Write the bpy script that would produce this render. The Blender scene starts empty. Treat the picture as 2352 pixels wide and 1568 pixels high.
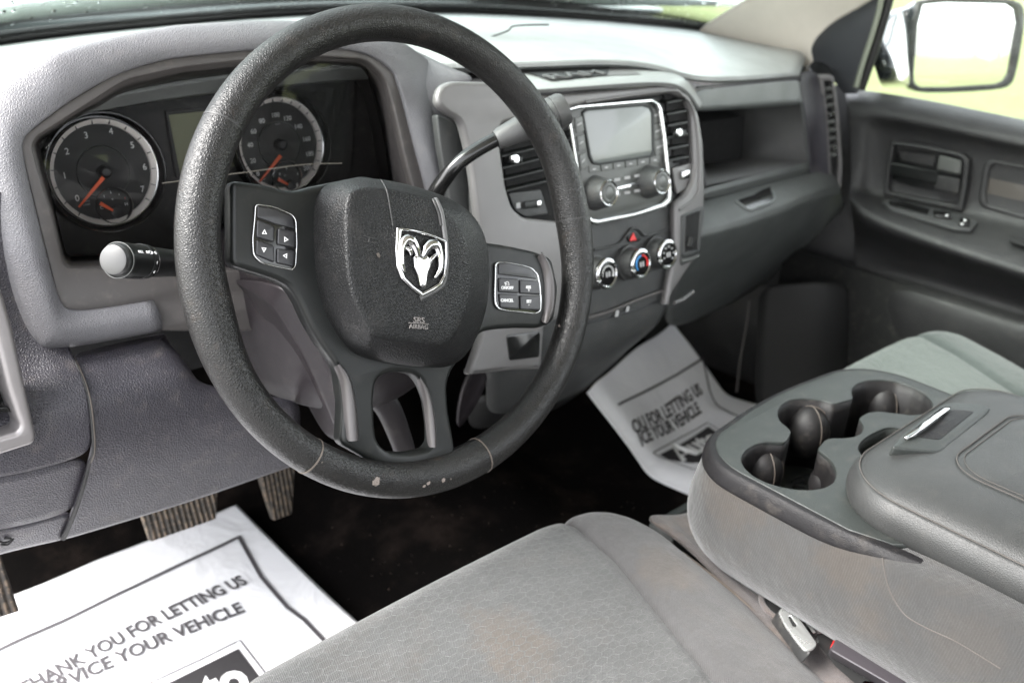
import bpy, bmesh, math, random
from mathutils import Vector, Matrix
random.seed(7)
S = bpy.context.scene
COL = S.collection
rad = math.radians
# ---------------------------------------------------------------- camera
CW, CH, CF = 2352.0, 1568.0, 2166.0
CAM = Vector((-.435, -.574, .263))
yaw, pit, rol = rad(43.57), rad(25.12), rad(3.19)
FW = Vector((math.sin(yaw)*math.cos(pit), math.cos(yaw)*math.cos(pit), -math.sin(pit)))
_r = Vector((math.cos(yaw), -math.sin(yaw), 0)); _u = _r.cross(FW)
RT = math.cos(rol)*_r + math.sin(rol)*_u
UPV = -math.sin(rol)*_r + math.cos(rol)*_u
cd = bpy.data.cameras.new('camera'); cam = bpy.data.objects.new('camera', cd); COL.objects.link(cam)
cd.sensor_width = 36; cd.lens = CF/CW*36; cd.clip_start = .02; cd.clip_end = 3000
m = Matrix((RT, UPV, -FW)).transposed().to_4x4(); m.translation = CAM
cam.matrix_world = m
cd.dof.use_dof = True; cd.dof.focus_distance = .70; cd.dof.aperture_fstop = 7.0
S.camera = cam
# ---------------------------------------------------------------- world, sun, exposure
W = bpy.data.worlds.new('World'); S.world = W; W.use_nodes = True
nt = W.node_tree; bg = nt.nodes['Background']
sky = nt.nodes.new('ShaderNodeTexSky'); sky.sky_type = 'NISHITA'; sky.sun_disc = False
SUN_EL, SUN_AZ = 45, -68          # azimuth from +Y, negative = towards the driver's door
sky.sun_elevation = rad(SUN_EL); sky.sun_rotation = rad(SUN_AZ)
sky.air_density = 1.0; sky.dust_density = 2.0; sky.ozone_density = 1.0
hs = nt.nodes.new('ShaderNodeHueSaturation'); hs.inputs['Saturation'].default_value = .18
nt.links.new(sky.outputs[0], hs.inputs['Color']); nt.links.new(hs.outputs[0], bg.inputs[0])
bg.inputs[1].default_value = .15
sd = bpy.data.lights.new('sun', 'SUN'); sd.energy = 1.45; sd.angle = rad(30); sd.color = (1, .97, .93)
so = bpy.data.objects.new('sun', sd); COL.objects.link(so)
sv = Vector((math.sin(rad(SUN_AZ))*math.cos(rad(SUN_EL)), math.cos(rad(SUN_AZ))*math.cos(rad(SUN_EL)), math.sin(rad(SUN_EL))))
so.rotation_euler = sv.to_track_quat('Z', 'Y').to_euler()
S.view_settings.view_transform = 'Standard'; S.view_settings.look = 'None'
S.view_settings.exposure = 2.88; S.view_settings.gamma = 1
S.view_settings.use_curve_mapping = False
S.cycles.use_denoising = True
S.cycles.max_bounces = 8; S.cycles.diffuse_bounces = 5; S.cycles.transparent_max_bounces = 12
S.cycles.sample_clamp_indirect = 6; S.cycles.caustics_reflective = False; S.cycles.caustics_refractive = False

# ---------------------------------------------------------------- geometry helpers
def ray(px, py):
    return (px-CW/2)*RT/CF - (py-CH/2)*UPV/CF + FW
def Q(px, py, ax, v):
    d = ray(px, py); i = 'xyz'.index(ax)
    return CAM + d*((v-CAM[i])/d[i])
def QP(px, py, O, N):
    d = ray(px, py); return CAM + d*((Vector(O)-CAM).dot(N)/d.dot(N))
class Fr:
    "a frame: origin O, right U, up V, normal N towards the cabin"
    def __init__(s, O, U, V):
        s.O = Vector(O); s.U = Vector(U).normalized(); V = Vector(V)
        s.V = (V - V.dot(s.U)*s.U).normalized(); s.N = s.U.cross(s.V)
    def px(s, x, y, h=0):            # pixel -> (u, v) on the plane h above
        p = QP(x, y, s.O+s.N*h, s.N) - s.O
        return (p.dot(s.U), p.dot(s.V))
    def P(s, u, v, h=0): return s.O + s.U*u + s.V*v + s.N*h
    def at(s, x, y, h=0):
        u, v = s.px(x, y, h); return s.P(u, v, h)
def mesh_obj(name, verts, faces, mat, parent=None, smooth=True, sharp=35):
    me = bpy.data.meshes.new(name); me.from_pydata([tuple(v) for v in verts], [], faces); me.update()
    return link(name, me, mat, parent, smooth, sharp)
def link(name, me, mat, parent=None, smooth=True, sharp=35):
    bm = bmesh.new(); bm.from_mesh(me); bmesh.ops.remove_doubles(bm, verts=bm.verts, dist=1e-6)
    if bm.faces: bmesh.ops.recalc_face_normals(bm, faces=bm.faces)
    bm.to_mesh(me); bm.free()
    for p in me.polygons: p.use_smooth = smooth
    if smooth and sharp: me.set_sharp_from_angle(angle=rad(sharp))
    o = bpy.data.objects.new(name, me); COL.objects.link(o)
    me.materials.clear(); me.materials.append(mat)
    if parent is not None:
        o.parent = parent; o.matrix_parent_inverse = world_of(parent).inverted()
    return o
def world_of(o):
    m = Matrix.LocRotScale(o.location, o.rotation_euler, o.scale)
    if o.parent: m = world_of(o.parent) @ o.matrix_parent_inverse @ m
    return m
def thing(name, label, cat, loc=(0, 0, 0), group=None, kind=None):
    o = bpy.data.objects.new(name, None); COL.objects.link(o); o.location = loc; o.empty_display_size = .02
    return tag(o, label, cat, group, kind)
def tag(o, label=None, cat=None, group=None, kind=None):
    if label: o['label'] = label
    if cat: o['category'] = cat
    if group: o['group'] = group
    if kind: o['kind'] = kind
    return o
def subsurf(o, n=2):
    md = o.modifiers.new('sub', 'SUBSURF'); md.levels = n; md.render_levels = n; return o
def solid(o, t, off=-1):
    md = o.modifiers.new('sol', 'SOLIDIFY'); md.thickness = t; md.offset = off; return o
def net(name, rows, mat, parent=None, sub=2, thick=.003, cr_rows=(), cr_cols=(), close=False, crease=1.0, sharp=40):
    "a grid of 3-D points as a smooth sheet with real thickness; creased rows / columns stay sharp"
    nr, nc = len(rows), len(rows[0]); V = [p for r in rows for p in r]; Fc = []
    for i in range(nr-1):
        for j in range(nc if close else nc-1):
            k = (j+1) % nc
            Fc.append((i*nc+j, i*nc+k, (i+1)*nc+k, (i+1)*nc+j))
    me = bpy.data.meshes.new(name); me.from_pydata([tuple(v) for v in V], [], Fc); me.update()
    # face the camera side
    if sub:
        at = me.attributes.new('crease_edge', 'FLOAT', 'EDGE')
        for e in me.edges:
            a, b = e.vertices; ra, rb, ca, cb = a//nc, b//nc, a % nc, b % nc
            if (ra == rb and ra in cr_rows) or (ca == cb and ca in cr_cols): at.data[e.index].value = crease
    for p in me.polygons: p.use_smooth = True
    o = bpy.data.objects.new(name, me); COL.objects.link(o); me.materials.append(mat)
    s = 0
    for p in me.polygons: s += (CAM-Vector(p.center)).dot(p.normal)*p.area
    if s < 0: me.flip_normals()
    if not sub: me.set_sharp_from_angle(angle=rad(sharp))
    if parent is not None:
        o.parent = parent; o.matrix_parent_inverse = world_of(parent).inverted()
    if sub: subsurf(o, sub)
    if thick: solid(o, thick)
    return o
def fillet(pts, r, n=5):
    out = []; L = len(pts)
    for i in range(L):
        p = pts[i]; rr = r
        if len(p) == 3: rr = p[2]
        p = Vector(p[:2]); a = Vector(pts[i-1][:2]); b = Vector(pts[(i+1) % L][:2])
        da, db = a-p, b-p
        d = min(rr, da.length*.48, db.length*.48)
        if d < 1e-6: out.append(tuple(p)); continue
        A = p+da.normalized()*d; B = p+db.normalized()*d
        for k in range(n+1):
            t = k/n; out.append(tuple((1-t)**2*A + 2*t*(1-t)*p + t*t*B))
    return out
def plate(name, loops, fr, h, depth, mat, parent=None, bevel=.001, sharp=35, res=2, warp=None):
    "a filled outline (with holes) in frame fr, its front at height h, going back by depth"
    cu = bpy.data.curves.new('c', 'CURVE'); cu.dimensions = '2D'; cu.fill_mode = 'BOTH'
    bevel = min(bevel, depth/2*.98)
    cu.extrude = max(depth/2-bevel, 1e-5); cu.bevel_depth = bevel; cu.bevel_resolution = res; cu.offset = -bevel
    for lp in loops:
        sp = cu.splines.new('POLY'); sp.points.add(len(lp)-1)
        for k, p in enumerate(lp): sp.points[k].co = (p[0], p[1], 0, 1)
        sp.use_cyclic_u = True
    return _curve(cu, name, fr, h-depth/2, mat, parent, sharp, warp)
def _curve(cu, name, fr, hc, mat, parent, sharp=35, warp=None):
    t = bpy.data.objects.new('t', cu); COL.objects.link(t)
    dg = bpy.context.evaluated_depsgraph_get(); dg.update()
    me = bpy.data.meshes.new_from_object(t.evaluated_get(dg)); bpy.data.objects.remove(t); bpy.data.curves.remove(cu)
    me.name = name
    for v in me.vertices:
        c = v.co
        v.co = warp(c.x, c.y, c.z+hc) if warp else fr.P(c.x, c.y, c.z+hc)
    return link(name, me, mat, parent, True, sharp)
def pxl(fr, pts, h=0, r=0, n=5):
    "pixel outline -> outline in the frame, corners rounded by r metres"
    q = [fr.px(p[0], p[1], h)+((p[2],) if len(p) == 3 else ()) for p in pts]
    return fillet(q, r, n) if (r or any(len(p) == 3 for p in q)) else q
def oval(u, v, a, b=None, n=40, rot=0):
    b = b or a; c, s = math.cos(rot), math.sin(rot)
    return [(u+a*math.cos(t)*c-b*math.sin(t)*s, v+a*math.cos(t)*s+b*math.sin(t)*c) for t in [2*math.pi*k/n for k in range(n)]]
def text(name, s, fr, u, v, size, mat, parent=None, h=.0004, depth=.0004, sx=1, shear=0, align='CENTER', bold=0, warp=None, rot=0, width=None):
    cu = bpy.data.curves.new('c', 'FONT'); cu.body = s; cu.size = size/.7; cu.align_x = align; cu.align_y = 'CENTER'
    cu.extrude = depth/2; cu.shear = shear; cu.offset = bold; cu.resolution_u = 3
    t = bpy.data.objects.new('t', cu); COL.objects.link(t)
    dg = bpy.context.evaluated_depsgraph_get(); dg.update()
    me = bpy.data.meshes.new_from_object(t.evaluated_get(dg)); bpy.data.objects.remove(t); bpy.data.curves.remove(cu)
    xs = [q.co.x for q in me.vertices]
    if width: sx = width/(max(xs)-min(xs))
    c, sn = math.cos(rot), math.sin(rot)
    for q in me.vertices:
        x, y, z = q.co.x*sx, q.co.y, q.co.z+h
        X, Y = u+x*c-y*sn, v+x*sn+y*c
        q.co = warp(X, Y, z) if warp else fr.P(X, Y, z)
    me.name = name
    return link(name, me, mat, parent, False, 0)
def ring_verts(c, ax, r, n, up=None):
    ax = ax.normalized(); a = (up or (Vector((0, 0, 1)) if abs(ax.z) < .9 else Vector((0, 1, 0))))
    e1 = (a-a.dot(ax)*ax).normalized(); e2 = ax.cross(e1)
    return [c+r*(math.cos(2*math.pi*k/n)*e1+math.sin(2*math.pi*k/n)*e2) for k in range(n)]
def lathe(name, O, ax, prof, mat, parent=None, n=40, sharp=35, caps=True):
    "profile of (distance along axis, radius)"
    O = Vector(O); ax = Vector(ax).normalized(); V = []; Fc = []
    for d, r in prof: V += ring_verts(O+ax*d, ax, max(r, 1e-5), n)
    for i in range(len(prof)-1):
        for k in range(n): Fc.append((i*n+k, i*n+(k+1) % n, (i+1)*n+(k+1) % n, (i+1)*n+k))
    if caps: Fc.append(tuple(range(n))[::-1]); Fc.append(tuple(range((len(prof)-1)*n, len(prof)*n)))
    return mesh_obj(name, V, Fc, mat, parent, True, sharp)
def tube(name, pts, rr, mat, parent=None, n=16, smooth=4, flat=None):
    "a bent rod through pts with radius rr (number or list)"
    P = [Vector(p) for p in pts]; R = rr if isinstance(rr, (list, tuple)) else [rr]*len(P)
    if smooth and len(P) > 2:
        Pn, Rn = [], []
        for i in range(len(P)-1):
            p0, p1, p2, p3 = P[max(i-1, 0)], P[i], P[i+1], P[min(i+2, len(P)-1)]
            for k in range(smooth):
                t = k/smooth
                Pn.append(.5*((2*p1)+(-p0+p2)*t+(2*p0-5*p1+4*p2-p3)*t*t+(-p0+3*p1-3*p2+p3)*t**3)); Rn.append(R[i]*(1-t)+R[i+1]*t)
        Pn.append(P[-1]); Rn.append(R[-1]); P, R = Pn, Rn
    V = []; Fc = []; up = None
    for i, p in enumerate(P):
        d = (P[min(i+1, len(P)-1)]-P[max(i-1, 0)]).normalized()
        if up is None: up = Vector((0, 0, 1)) if abs(d.z) < .9 else Vector((0, 1, 0))
        e1 = (up-up.dot(d)*d).normalized(); e2 = d.cross(e1); up = e1
        fx = flat or (1, 1)
        V += [p+R[i]*(fx[0]*math.cos(2*math.pi*k/n)*e1+fx[1]*math.sin(2*math.pi*k/n)*e2) for k in range(n)]
    for i in range(len(P)-1):
        for k in range(n): Fc.append((i*n+k, i*n+(k+1) % n, (i+1)*n+(k+1) % n, (i+1)*n+k))
    Fc.append(tuple(range(n))[::-1]); Fc.append(tuple(range((len(P)-1)*n, len(P)*n)))
    return mesh_obj(name, V, Fc, mat, parent, True, 50)
def box(name, fr, u0, u1, v0, v1, h0, h1, mat, parent=None, bevel=.001, seg=2):
    bm = bmesh.new()
    vs = [bm.verts.new(fr.P(u, v, h)) for h in (h0, h1) for v in (v0, v1) for u in (u0, u1)]
    for f in ((0, 1, 3, 2), (4, 6, 7, 5), (0, 4, 5, 1), (2, 3, 7, 6), (0, 2, 6, 4), (1, 5, 7, 3)): bm.faces.new([vs[i] for i in f])
    bmesh.ops.recalc_face_normals(bm, faces=bm.faces)
    if bevel: bmesh.ops.bevel(bm, geom=bm.edges[:], offset=bevel, segments=seg, profile=.6, affect='EDGES')
    me = bpy.data.meshes.new(name); bm.to_mesh(me); bm.free()
    return link(name, me, mat, parent, True, 40)
def hexa(name, pts8, mat, parent=None, bevel=.001):
    "a solid from eight points: four of the near face, four of the far face"
    bm = bmesh.new(); vs = [bm.verts.new(p) for p in pts8]
    for f in ((0, 1, 2, 3), (7, 6, 5, 4), (0, 4, 5, 1), (1, 5, 6, 2), (2, 6, 7, 3), (3, 7, 4, 0)): bm.faces.new([vs[i] for i in f])
    bmesh.ops.recalc_face_normals(bm, faces=bm.faces)
    if bevel: bmesh.ops.bevel(bm, geom=bm.edges[:], offset=bevel, segments=3, profile=.6, affect='EDGES')
    me = bpy.data.meshes.new(name); bm.to_mesh(me); bm.free()
    return link(name, me, mat, parent, True, 40)
from mathutils.bvhtree import BVHTree
_bv = {}
def on(o, px, py, lift=.0005):
    "the point of o's real surface seen at that spot, raised a little"
    if o.name not in _bv:
        dg = bpy.context.evaluated_depsgraph_get(); dg.update()
        ev_ = o.evaluated_get(dg); me = ev_.to_mesh(); mw = world_of(o)
        _bv[o.name] = BVHTree.FromPolygons([mw @ v.co for v in me.vertices], [tuple(p.vertices) for p in me.polygons]); ev_.to_mesh_clear()
    d = ray(px, py).normalized(); h = _bv[o.name].ray_cast(CAM, d)
    if h[0] is None: return None
    n = h[1] if h[1].dot(d) < 0 else -h[1]
    return h[0]+n*lift
def strip_on(name, o, pts, w, mat, parent, lift=0, smooth=1, dens=6):
    Pp = [Vector(p[:2]) for p in pts]; q = []
    for i in range(len(Pp)-1):
        p0, p1, p2, p3 = Pp[max(i-1, 0)], Pp[i], Pp[i+1], Pp[min(i+2, len(Pp)-1)]
        for k in range(dens):
            t = k/dens; q.append(.5*((2*p1)+(-p0+p2)*t+(2*p0-5*p1+4*p2-p3)*t*t+(-p0+3*p1-3*p2+p3)*t**3))
    q.append(Pp[-1]); P3 = [on(o, p.x, p.y, lift) for p in q]; P3 = [p for p in P3 if p is not None]
    if len(P3) < 2: return None
    return tube(name, P3, w, mat, parent, 8, 0)
def patch_on(name, o, pts, mat, parent, lift=.0008, step=6, thick=.0004):
    "a thin inlay that follows o's real surface inside the outline"
    bm = bmesh.new(); bm.faces.new([bm.verts.new((p[0], p[1], 0)) for p in pts]); bmesh.ops.triangulate(bm, faces=bm.faces)
    for _ in range(4):
        es = [e for e in bm.edges if e.calc_length() > step]
        if not es: break
        bmesh.ops.subdivide_edges(bm, edges=es, cuts=1); bmesh.ops.triangulate(bm, faces=bm.faces)
    bad = []
    for v in bm.verts:
        p = on(o, v.co.x, v.co.y, lift)
        if p is None: bad.append(v)
        else: v.co = p
    bmesh.ops.delete(bm, geom=bad, context='VERTS')
    me = bpy.data.meshes.new(name); bm.to_mesh(me); bm.free()
    ob = link(name, me, mat, parent, True, 0); return ob
def ws(O, U=(1, 0, 0), V=(0, 0, 1)): return Fr(O, U, V)

# ---------------------------------------------------------------- materials
class MT:
    def __init__(s, name):
        s.m = bpy.data.materials.new(name); s.m.use_nodes = True; s.t = s.m.node_tree
        s.b = s.t.nodes['Principled BSDF']; s.co = s.t.nodes.new('ShaderNodeTexCoord').outputs['Object']
    def n(s, ty, **kw):
        nd = s.t.nodes.new('ShaderNode'+ty)
        for k, v in kw.items(): setattr(nd, k, v)
        return nd
    def put(s, sock, v):
        if isinstance(v, (int, float)): sock.default_value = v if sock.type == 'VALUE' else ((v, v, v, 1) if sock.type == 'RGBA' else (v, v, v))
        elif isinstance(v, tuple): sock.default_value = v+(1,) if len(v) == 3 and sock.type == 'RGBA' else v
        else: s.t.links.new(v, sock)
    def math(s, op, a, b=0, c=None):
        nd = s.n('Math', operation=op); s.put(nd.inputs[0], a); s.put(nd.inputs[1], b)
        if c is not None: s.put(nd.inputs[2], c)
        return nd.outputs[0]
    def vmath(s, op, a, b=(0, 0, 0)):
        nd = s.n('VectorMath', operation=op); s.put(nd.inputs[0], a); s.put(nd.inputs[1], b)
        return nd.outputs['Value'] if op in ('DOT_PRODUCT', 'LENGTH', 'DISTANCE') else nd.outputs[0]
    def noise(s, sc, det=3, rough=.55, vec=None, dist=0):
        nd = s.n('TexNoise'); s.put(nd.inputs['Vector'], vec or s.co); nd.inputs['Scale'].default_value = sc
        nd.inputs['Detail'].default_value = det; nd.inputs['Roughness'].default_value = rough; nd.inputs['Distortion'].default_value = dist
        return nd.outputs['Fac']
    def ramp(s, v, lo, hi, a=0., b=1.):
        nd = s.n('MapRange'); nd.interpolation_type = 'SMOOTHSTEP'; s.put(nd.inputs[0], v)
        nd.inputs[1].default_value = lo; nd.inputs[2].default_value = hi; nd.inputs[3].default_value = a; nd.inputs[4].default_value = b
        return nd.outputs[0]
    def mix(s, f, a, b):
        nd = s.n('Mix', data_type='RGBA'); s.put(nd.inputs[0], f); s.put(nd.inputs[6], a); s.put(nd.inputs[7], b); return nd.outputs[2]
    def voro(s, sc, feat='F1', smooth=None, vec=None, rnd=1.0):
        nd = s.n('TexVoronoi'); nd.feature = feat; s.put(nd.inputs['Vector'], vec or s.co); nd.inputs['Scale'].default_value = sc
        nd.inputs['Randomness'].default_value = rnd
        return nd.outputs['Distance']
    def bump(s, hgt, dist, strength=1.0):
        nd = s.n('Bump'); s.put(nd.inputs['Height'], hgt); nd.inputs['Distance'].default_value = dist; nd.inputs['Strength'].default_value = strength
        if s.b.inputs['Normal'].links: s.t.links.new(s.b.inputs['Normal'].links[0].from_socket, nd.inputs['Normal'])
        s.t.links.new(nd.outputs[0], s.b.inputs['Normal'])
    def set(s, **kw):
        names = dict(col='Base Color', rough='Roughness', metal='Metallic', spec='Specular IOR Level', coat='Coat Weight', cr='Coat Roughness', sheen='Sheen Weight')
        for k, v in kw.items(): s.put(s.b.inputs[names[k]], v)
        return s
    def spots(s, pts, k=.35, nsc=420):
        "mask of ragged worn spots round world points (point, radius)"
        n1 = s.noise(nsc, 4, .65); out = None
        for p, r in pts:
            r = r*.8; d = s.vmath('DISTANCE', s.co, tuple(p)); d = s.math('DIVIDE', d, r)
            d = s.math('ADD', d, s.math('MULTIPLY', s.math('SUBTRACT', n1, .5), k*6)); e = s.ramp(d, .9, 1.02, 1, 0)
            out = e if out is None else s.math('MAXIMUM', out, e)
        return out
def c3(r, g=None, b=None): return (r, r if g is None else g, r if b is None else b)
def grain(name, col, rough=.45, cell=380, depth=.00035, spec=.5, dust=0, var=.12, mott=None, dustcol=(.30, .26, .22), coat=0):
    "moulded plastic with a leather-like grain, a little dust and uneven gloss"
    s = MT(name); vec = s.vmath('ADD', s.co, (0, 0, 0))
    nz = s.n('TexNoise'); nz.inputs['Scale'].default_value = cell*.6; s.put(nz.inputs['Vector'], s.co)
    w = s.vmath('SCALE', nz.outputs['Color']); w.node.inputs['Scale'].default_value = .9/cell
    v = s.voro(cell, 'DISTANCE_TO_EDGE', vec=s.vmath('ADD', s.co, w))
    s.bump(s.ramp(v, 0, .35), depth)
    s.bump(s.noise(cell*3.5, 2), depth*.25)
    big = s.noise(14, 4, .6); f = s.ramp(big, .3, .7)
    base = s.mix(f, tuple(x*(1-var) for x in col), tuple(x*(1+var) for x in col))
    if dust:
        base = s.mix(s.math('MULTIPLY', s.ramp(s.noise(55, 5, .7), .5, .8), dust), base, dustcol)
        fl = s.ramp(s.noise(900, 1, .5), .73, .80); base = s.mix(s.math('MULTIPLY', fl, min(1, dust*1.5)), base, dustcol)
    s.set(col=base, rough=s.math('ADD', rough-.07, s.math('MULTIPLY', s.noise(30, 4, .6), .14)), spec=spec)
    if coat: s.set(coat=coat, cr=.3)
    return s.m
def plain(name, col, rough=.4, metal=0, spec=.5, var=.06, bump=0, dust=0, coat=0):
    s = MT(name); f = s.noise(40, 4, .6)
    base = s.mix(f, tuple(x*(1-var) for x in col), tuple(min(1, x*(1+var)) for x in col))
    if dust:
        base = s.mix(s.math('MULTIPLY', s.ramp(s.noise(70, 5, .7), .5, .8), dust), base, (.3, .27, .23))
    s.set(col=base, rough=s.math('ADD', rough*.85, s.math('MULTIPLY', s.noise(90, 3), rough*.3)), metal=metal, spec=spec)
    if coat: s.set(coat=coat, cr=.05)
    if bump: s.bump(s.noise(2200, 2), bump)
    return s.m
def emit(name, col, st):
    s = MT(name); s.set(col=(0, 0, 0)); s.b.inputs['Emission Color'].default_value = col+(1,); s.b.inputs['Emission Strength'].default_value = st; return s.m
def glass(name, tint=(1, 1, 1), refl=1.0, drops=0, rough=.01):
    s = MT(name); t = s.t; out = t.nodes['Material Output']; t.nodes.remove(s.b)
    tr = s.n('BsdfTransparent'); tr.inputs[0].default_value = tint+(1,)
    gl = s.n('BsdfGlossy'); gl.inputs['Roughness'].default_value = rough; gl.inputs[0].default_value = (refl, refl, refl, 1)
    fz = s.n('Fresnel'); fz.inputs[0].default_value = 1.45; mx = s.n('MixShader')
    t.links.new(fz.outputs[0], mx.inputs[0]); t.links.new(tr.outputs[0], mx.inputs[1]); t.links.new(gl.outputs[0], mx.inputs[2])
    if drops:
        b = s.n('Bump'); b.inputs['Distance'].default_value = .002
        t.links.new(s.ramp(s.voro(drops), 0, .25, 1, 0), b.inputs['Height']); t.links.new(b.outputs[0], gl.inputs['Normal'])
    t.links.new(mx.outputs[0], out.inputs[0]); return s.m

WH = Fr((0, 0, 0), (1, 0, 0), (0, math.sin(rad(20)), math.cos(rad(20))))    # steering wheel plane
GA = Fr((0, .33, 0), (1, 0, 0), (0, .20, .98))                               # gauge plane
ST = Fr((.375, .115, -.11), (1, 0, 0), (0, .24, .97))                        # centre stack plane
CT = Fr((0, .19, 0), (1, 0, 0), (0, .25, .97))                               # cluster trim plane

def pxrot(fr, x, y, h, slope=0.0):
    a = fr.px(x, y, h); b = fr.px(x+20, y+20*slope, h); return math.atan2(b[1]-a[1], b[0]-a[0])
def rim_material():
    s = MT('rim_leather'); cell = 520
    nz = s.n('TexNoise'); nz.inputs['Scale'].default_value = 260; s.put(nz.inputs['Vector'], s.co)
    w = s.vmath('SCALE', nz.outputs['Color']); w.node.inputs['Scale'].default_value = .0025
    v = s.voro(cell, 'DISTANCE_TO_EDGE', vec=s.vmath('ADD', s.co, w))
    s.bump(s.ramp(v, 0, .4), .00021); s.bump(s.noise(1600, 2), .00006)
    base = s.mix(s.ramp(s.noise(18, 4, .6), .3, .7), c3(.006, .0058, .0056), c3(.010, .0096, .0092))
    base = s.mix(s.math('MULTIPLY', s.ramp(s.noise(60, 5, .7), .56, .78), .16), base, (.09, .065, .05))
    sp = s.spots([(WH.at(865, 1106, .015), .0042), (WH.at(985, 1110, .015), .0022), (WH.at(1020, 1103, .015), .0026), (WH.at(1037, 1100, .015), .0013),
                  (WH.at(975, 1116, .014), .0016), (WH.at(1337, 520, .01), .0045), (WH.at(1277, 745, .0), .005), (WH.at(1243, 425, .014), .0022),
                  (WH.at(742, 1062, .016), .0016), (WH.at(748, 1030, .016), .0016)], .30)
    base = s.mix(sp, base, (.16, .135, .12))
    s.set(col=base, rough=s.mix(sp, s.math('ADD', .28, s.math('MULTIPLY', s.noise(25, 4), .14)), .6), spec=.36)
    return s.m
M = {}
M['rim'] = rim_material()
M['hub'] = grain('airbag_leather', c3(.0065, .0067, .007), .42, 430, .00024, spec=.26, dust=.05, dustcol=(.2, .18, .16))
M['satin'] = plain('satin_black', c3(.007, .0078, .0075), .36, spec=.28, dust=.03, bump=.00003)
M['gloss'] = plain('gloss_black', c3(.008), .12)
M['black'] = plain('matt_black', c3(.012), .6, dust=.15)
M['void'] = plain('deep_black', c3(.006), .9)
M['shroud'] = plain('column_plastic', c3(.012, .0100, .0115), .42, spec=.28, dust=.05, bump=.00005)
M['pad'] = grain('grey_dash_pad', c3(.120, .1175, .125), .40, 520, .00022, dust=.08)
M['dark'] = grain('dark_dash_grain', c3(.031, .0285, .0355), .42, 480, .0003, dust=.14)
M['darkfine'] = grain('fine_dark_plastic', c3(.035, .036, .036), .45, 900, .0001, dust=.1)
M['trim'] = plain('cluster_trim_plastic', c3(.062, .056, .054), .45, dust=.15, bump=.00008)
M['upper'] = grain('upper_dash_grey', c3(.34, .35, .345), .34, 520, .00025, dust=.06)
M['ppanel'] = grain('passenger_panel_grey', c3(.15, .16, .158), .42, 520, .00025, dust=.06)
M['panel'] = grain('passenger_dash_grey', c3(.068, .073, .071), .45, 520, .00025, dust=.06)
M['bezel'] = plain('silver_grey_bezel', c3(.135, .130, .129), .38, metal=.25, bump=.00003)
M['silver'] = plain('satin_silver', c3(.24, .225, .225), .38, metal=.5)
M['chrome'] = plain('chrome', c3(.46), .08, metal=1, var=.02)
M['dullchrome'] = plain('dull_chrome', c3(.50), .2, metal=1, var=.03)
M['radio'] = plain('radio_face', c3(.07, .073, .068), .35)
M['btn'] = plain('button_rubber', c3(.015, .015, .017), .35)
M['white'] = plain('white_print', c3(.8), .6)
M['greyprint'] = plain('grey_print', c3(.35), .6)
M['orange'] = plain('orange_needle', (.98, .13, .03), .35)
M['red'] = plain('red_plastic', (.65, .02, .02), .35)
M['blue'] = plain('blue_print', (.03, .2, .5), .4)
M['lcd'] = plain('olive_lcd', (.14, .148, .085), .5)
M['dial'] = plain('dial_black', c3(.02), .6)
M['dialring'] = plain('dial_ring_silver', c3(.95, .89, .85), .5, metal=.15)
M['cream'] = plain('cream_pillar_trim', c3(.80, .75, .66), .6)
M['carpet'] = None
M['doorp'] = grain('door_plastic', c3(.013, .013, .0133), .45, 520, .0003, dust=.05)
M['doorpocket'] = plain('door_insert', c3(.05, .044, .038), .6)
M['grass'] = None
M['glass'] = glass('clear_glass', (.93, .97, .95))
M['wglass'] = glass('wet_windscreen', (.92, .97, .94), drops=60)
M['lens'] = glass('cluster_lens', (.93, .93, .93), .8, rough=.03)
M['mirror'] = plain('mirror_glass', c3(.9), .02, metal=1, var=0)
M['paint'] = plain('black_paint', c3(.02, .025, .03), .12, coat=1)
M['groove'] = plain('groove', c3(.012), .6)
M['hubedge'] = plain('channel_edge', c3(.06), .4)
M['seal'] = plain('rubber_seal', c3(.015), .5)
M['tex_ctray'] = grain('console_tray_plastic', c3(.0155, .0180, .0168), .5, 700, .0001, dust=.08)
M['ctray_side'] = grain('console_band_plastic', c3(.0075, .0070, .0078), .55, 620, .00014, spec=.25, dust=.08)
M['cupliner'] = plain('cup_rubber', c3(.008, .0072, .0075), .55, dust=.10, spec=.3)
M['lid'] = grain('armrest_vinyl', c3(.025, .0255, .0252), .50, 560, .00010, dust=.04, spec=.4)
M['stitch'] = plain('stitching', c3(.048, .043, .039), .85, var=.5)
M['pedal'] = None
def carpet():
    s = MT('black_carpet'); v = s.noise(900, 3, .7)
    base = s.mix(s.ramp(s.noise(9, 5, .65), .45, .75), c3(.004, .0034, .0032), c3(.026, .019, .016))
    base = s.mix(s.math('MULTIPLY', s.ramp(s.noise(500, 2, .6), .66, .75), .35), base, (.09, .06, .05))
    s.set(col=base, rough=.95, spec=.05); s.bump(v, .003); return s.m
M['carpet'] = carpet()
def grass():
    s = MT('lawn'); base = s.mix(s.noise(2.5, 5, .7), (.13, .16, .06), (.21, .23, .10)); s.set(col=base, rough=.9); s.bump(s.noise(30, 4), .05); return s.m
M['bounce_gravel'] = plain('pale_bounce_gravel', c3(.42, .41, .42), .9, var=.25, bump=.002)
M['grass'] = grass()
def pedalm():
    s = MT('ribbed_pedal_rubber'); x = s.n('SeparateXYZ'); s.put(x.inputs[0], s.co)
    wv = s.math('SINE', s.math('MULTIPLY', x.outputs[0], 900))
    s.bump(wv, .0012)
    dirt = s.math('MULTIPLY', s.ramp(s.noise(140, 5, .7), .40, .62), s.ramp(wv, -1, .8, .15, 1))
    s.set(col=s.mix(dirt, c3(.022, .018, .015), (.16, .115, .08)), rough=.7); return s.m
M['pedal'] = pedalm()
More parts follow.
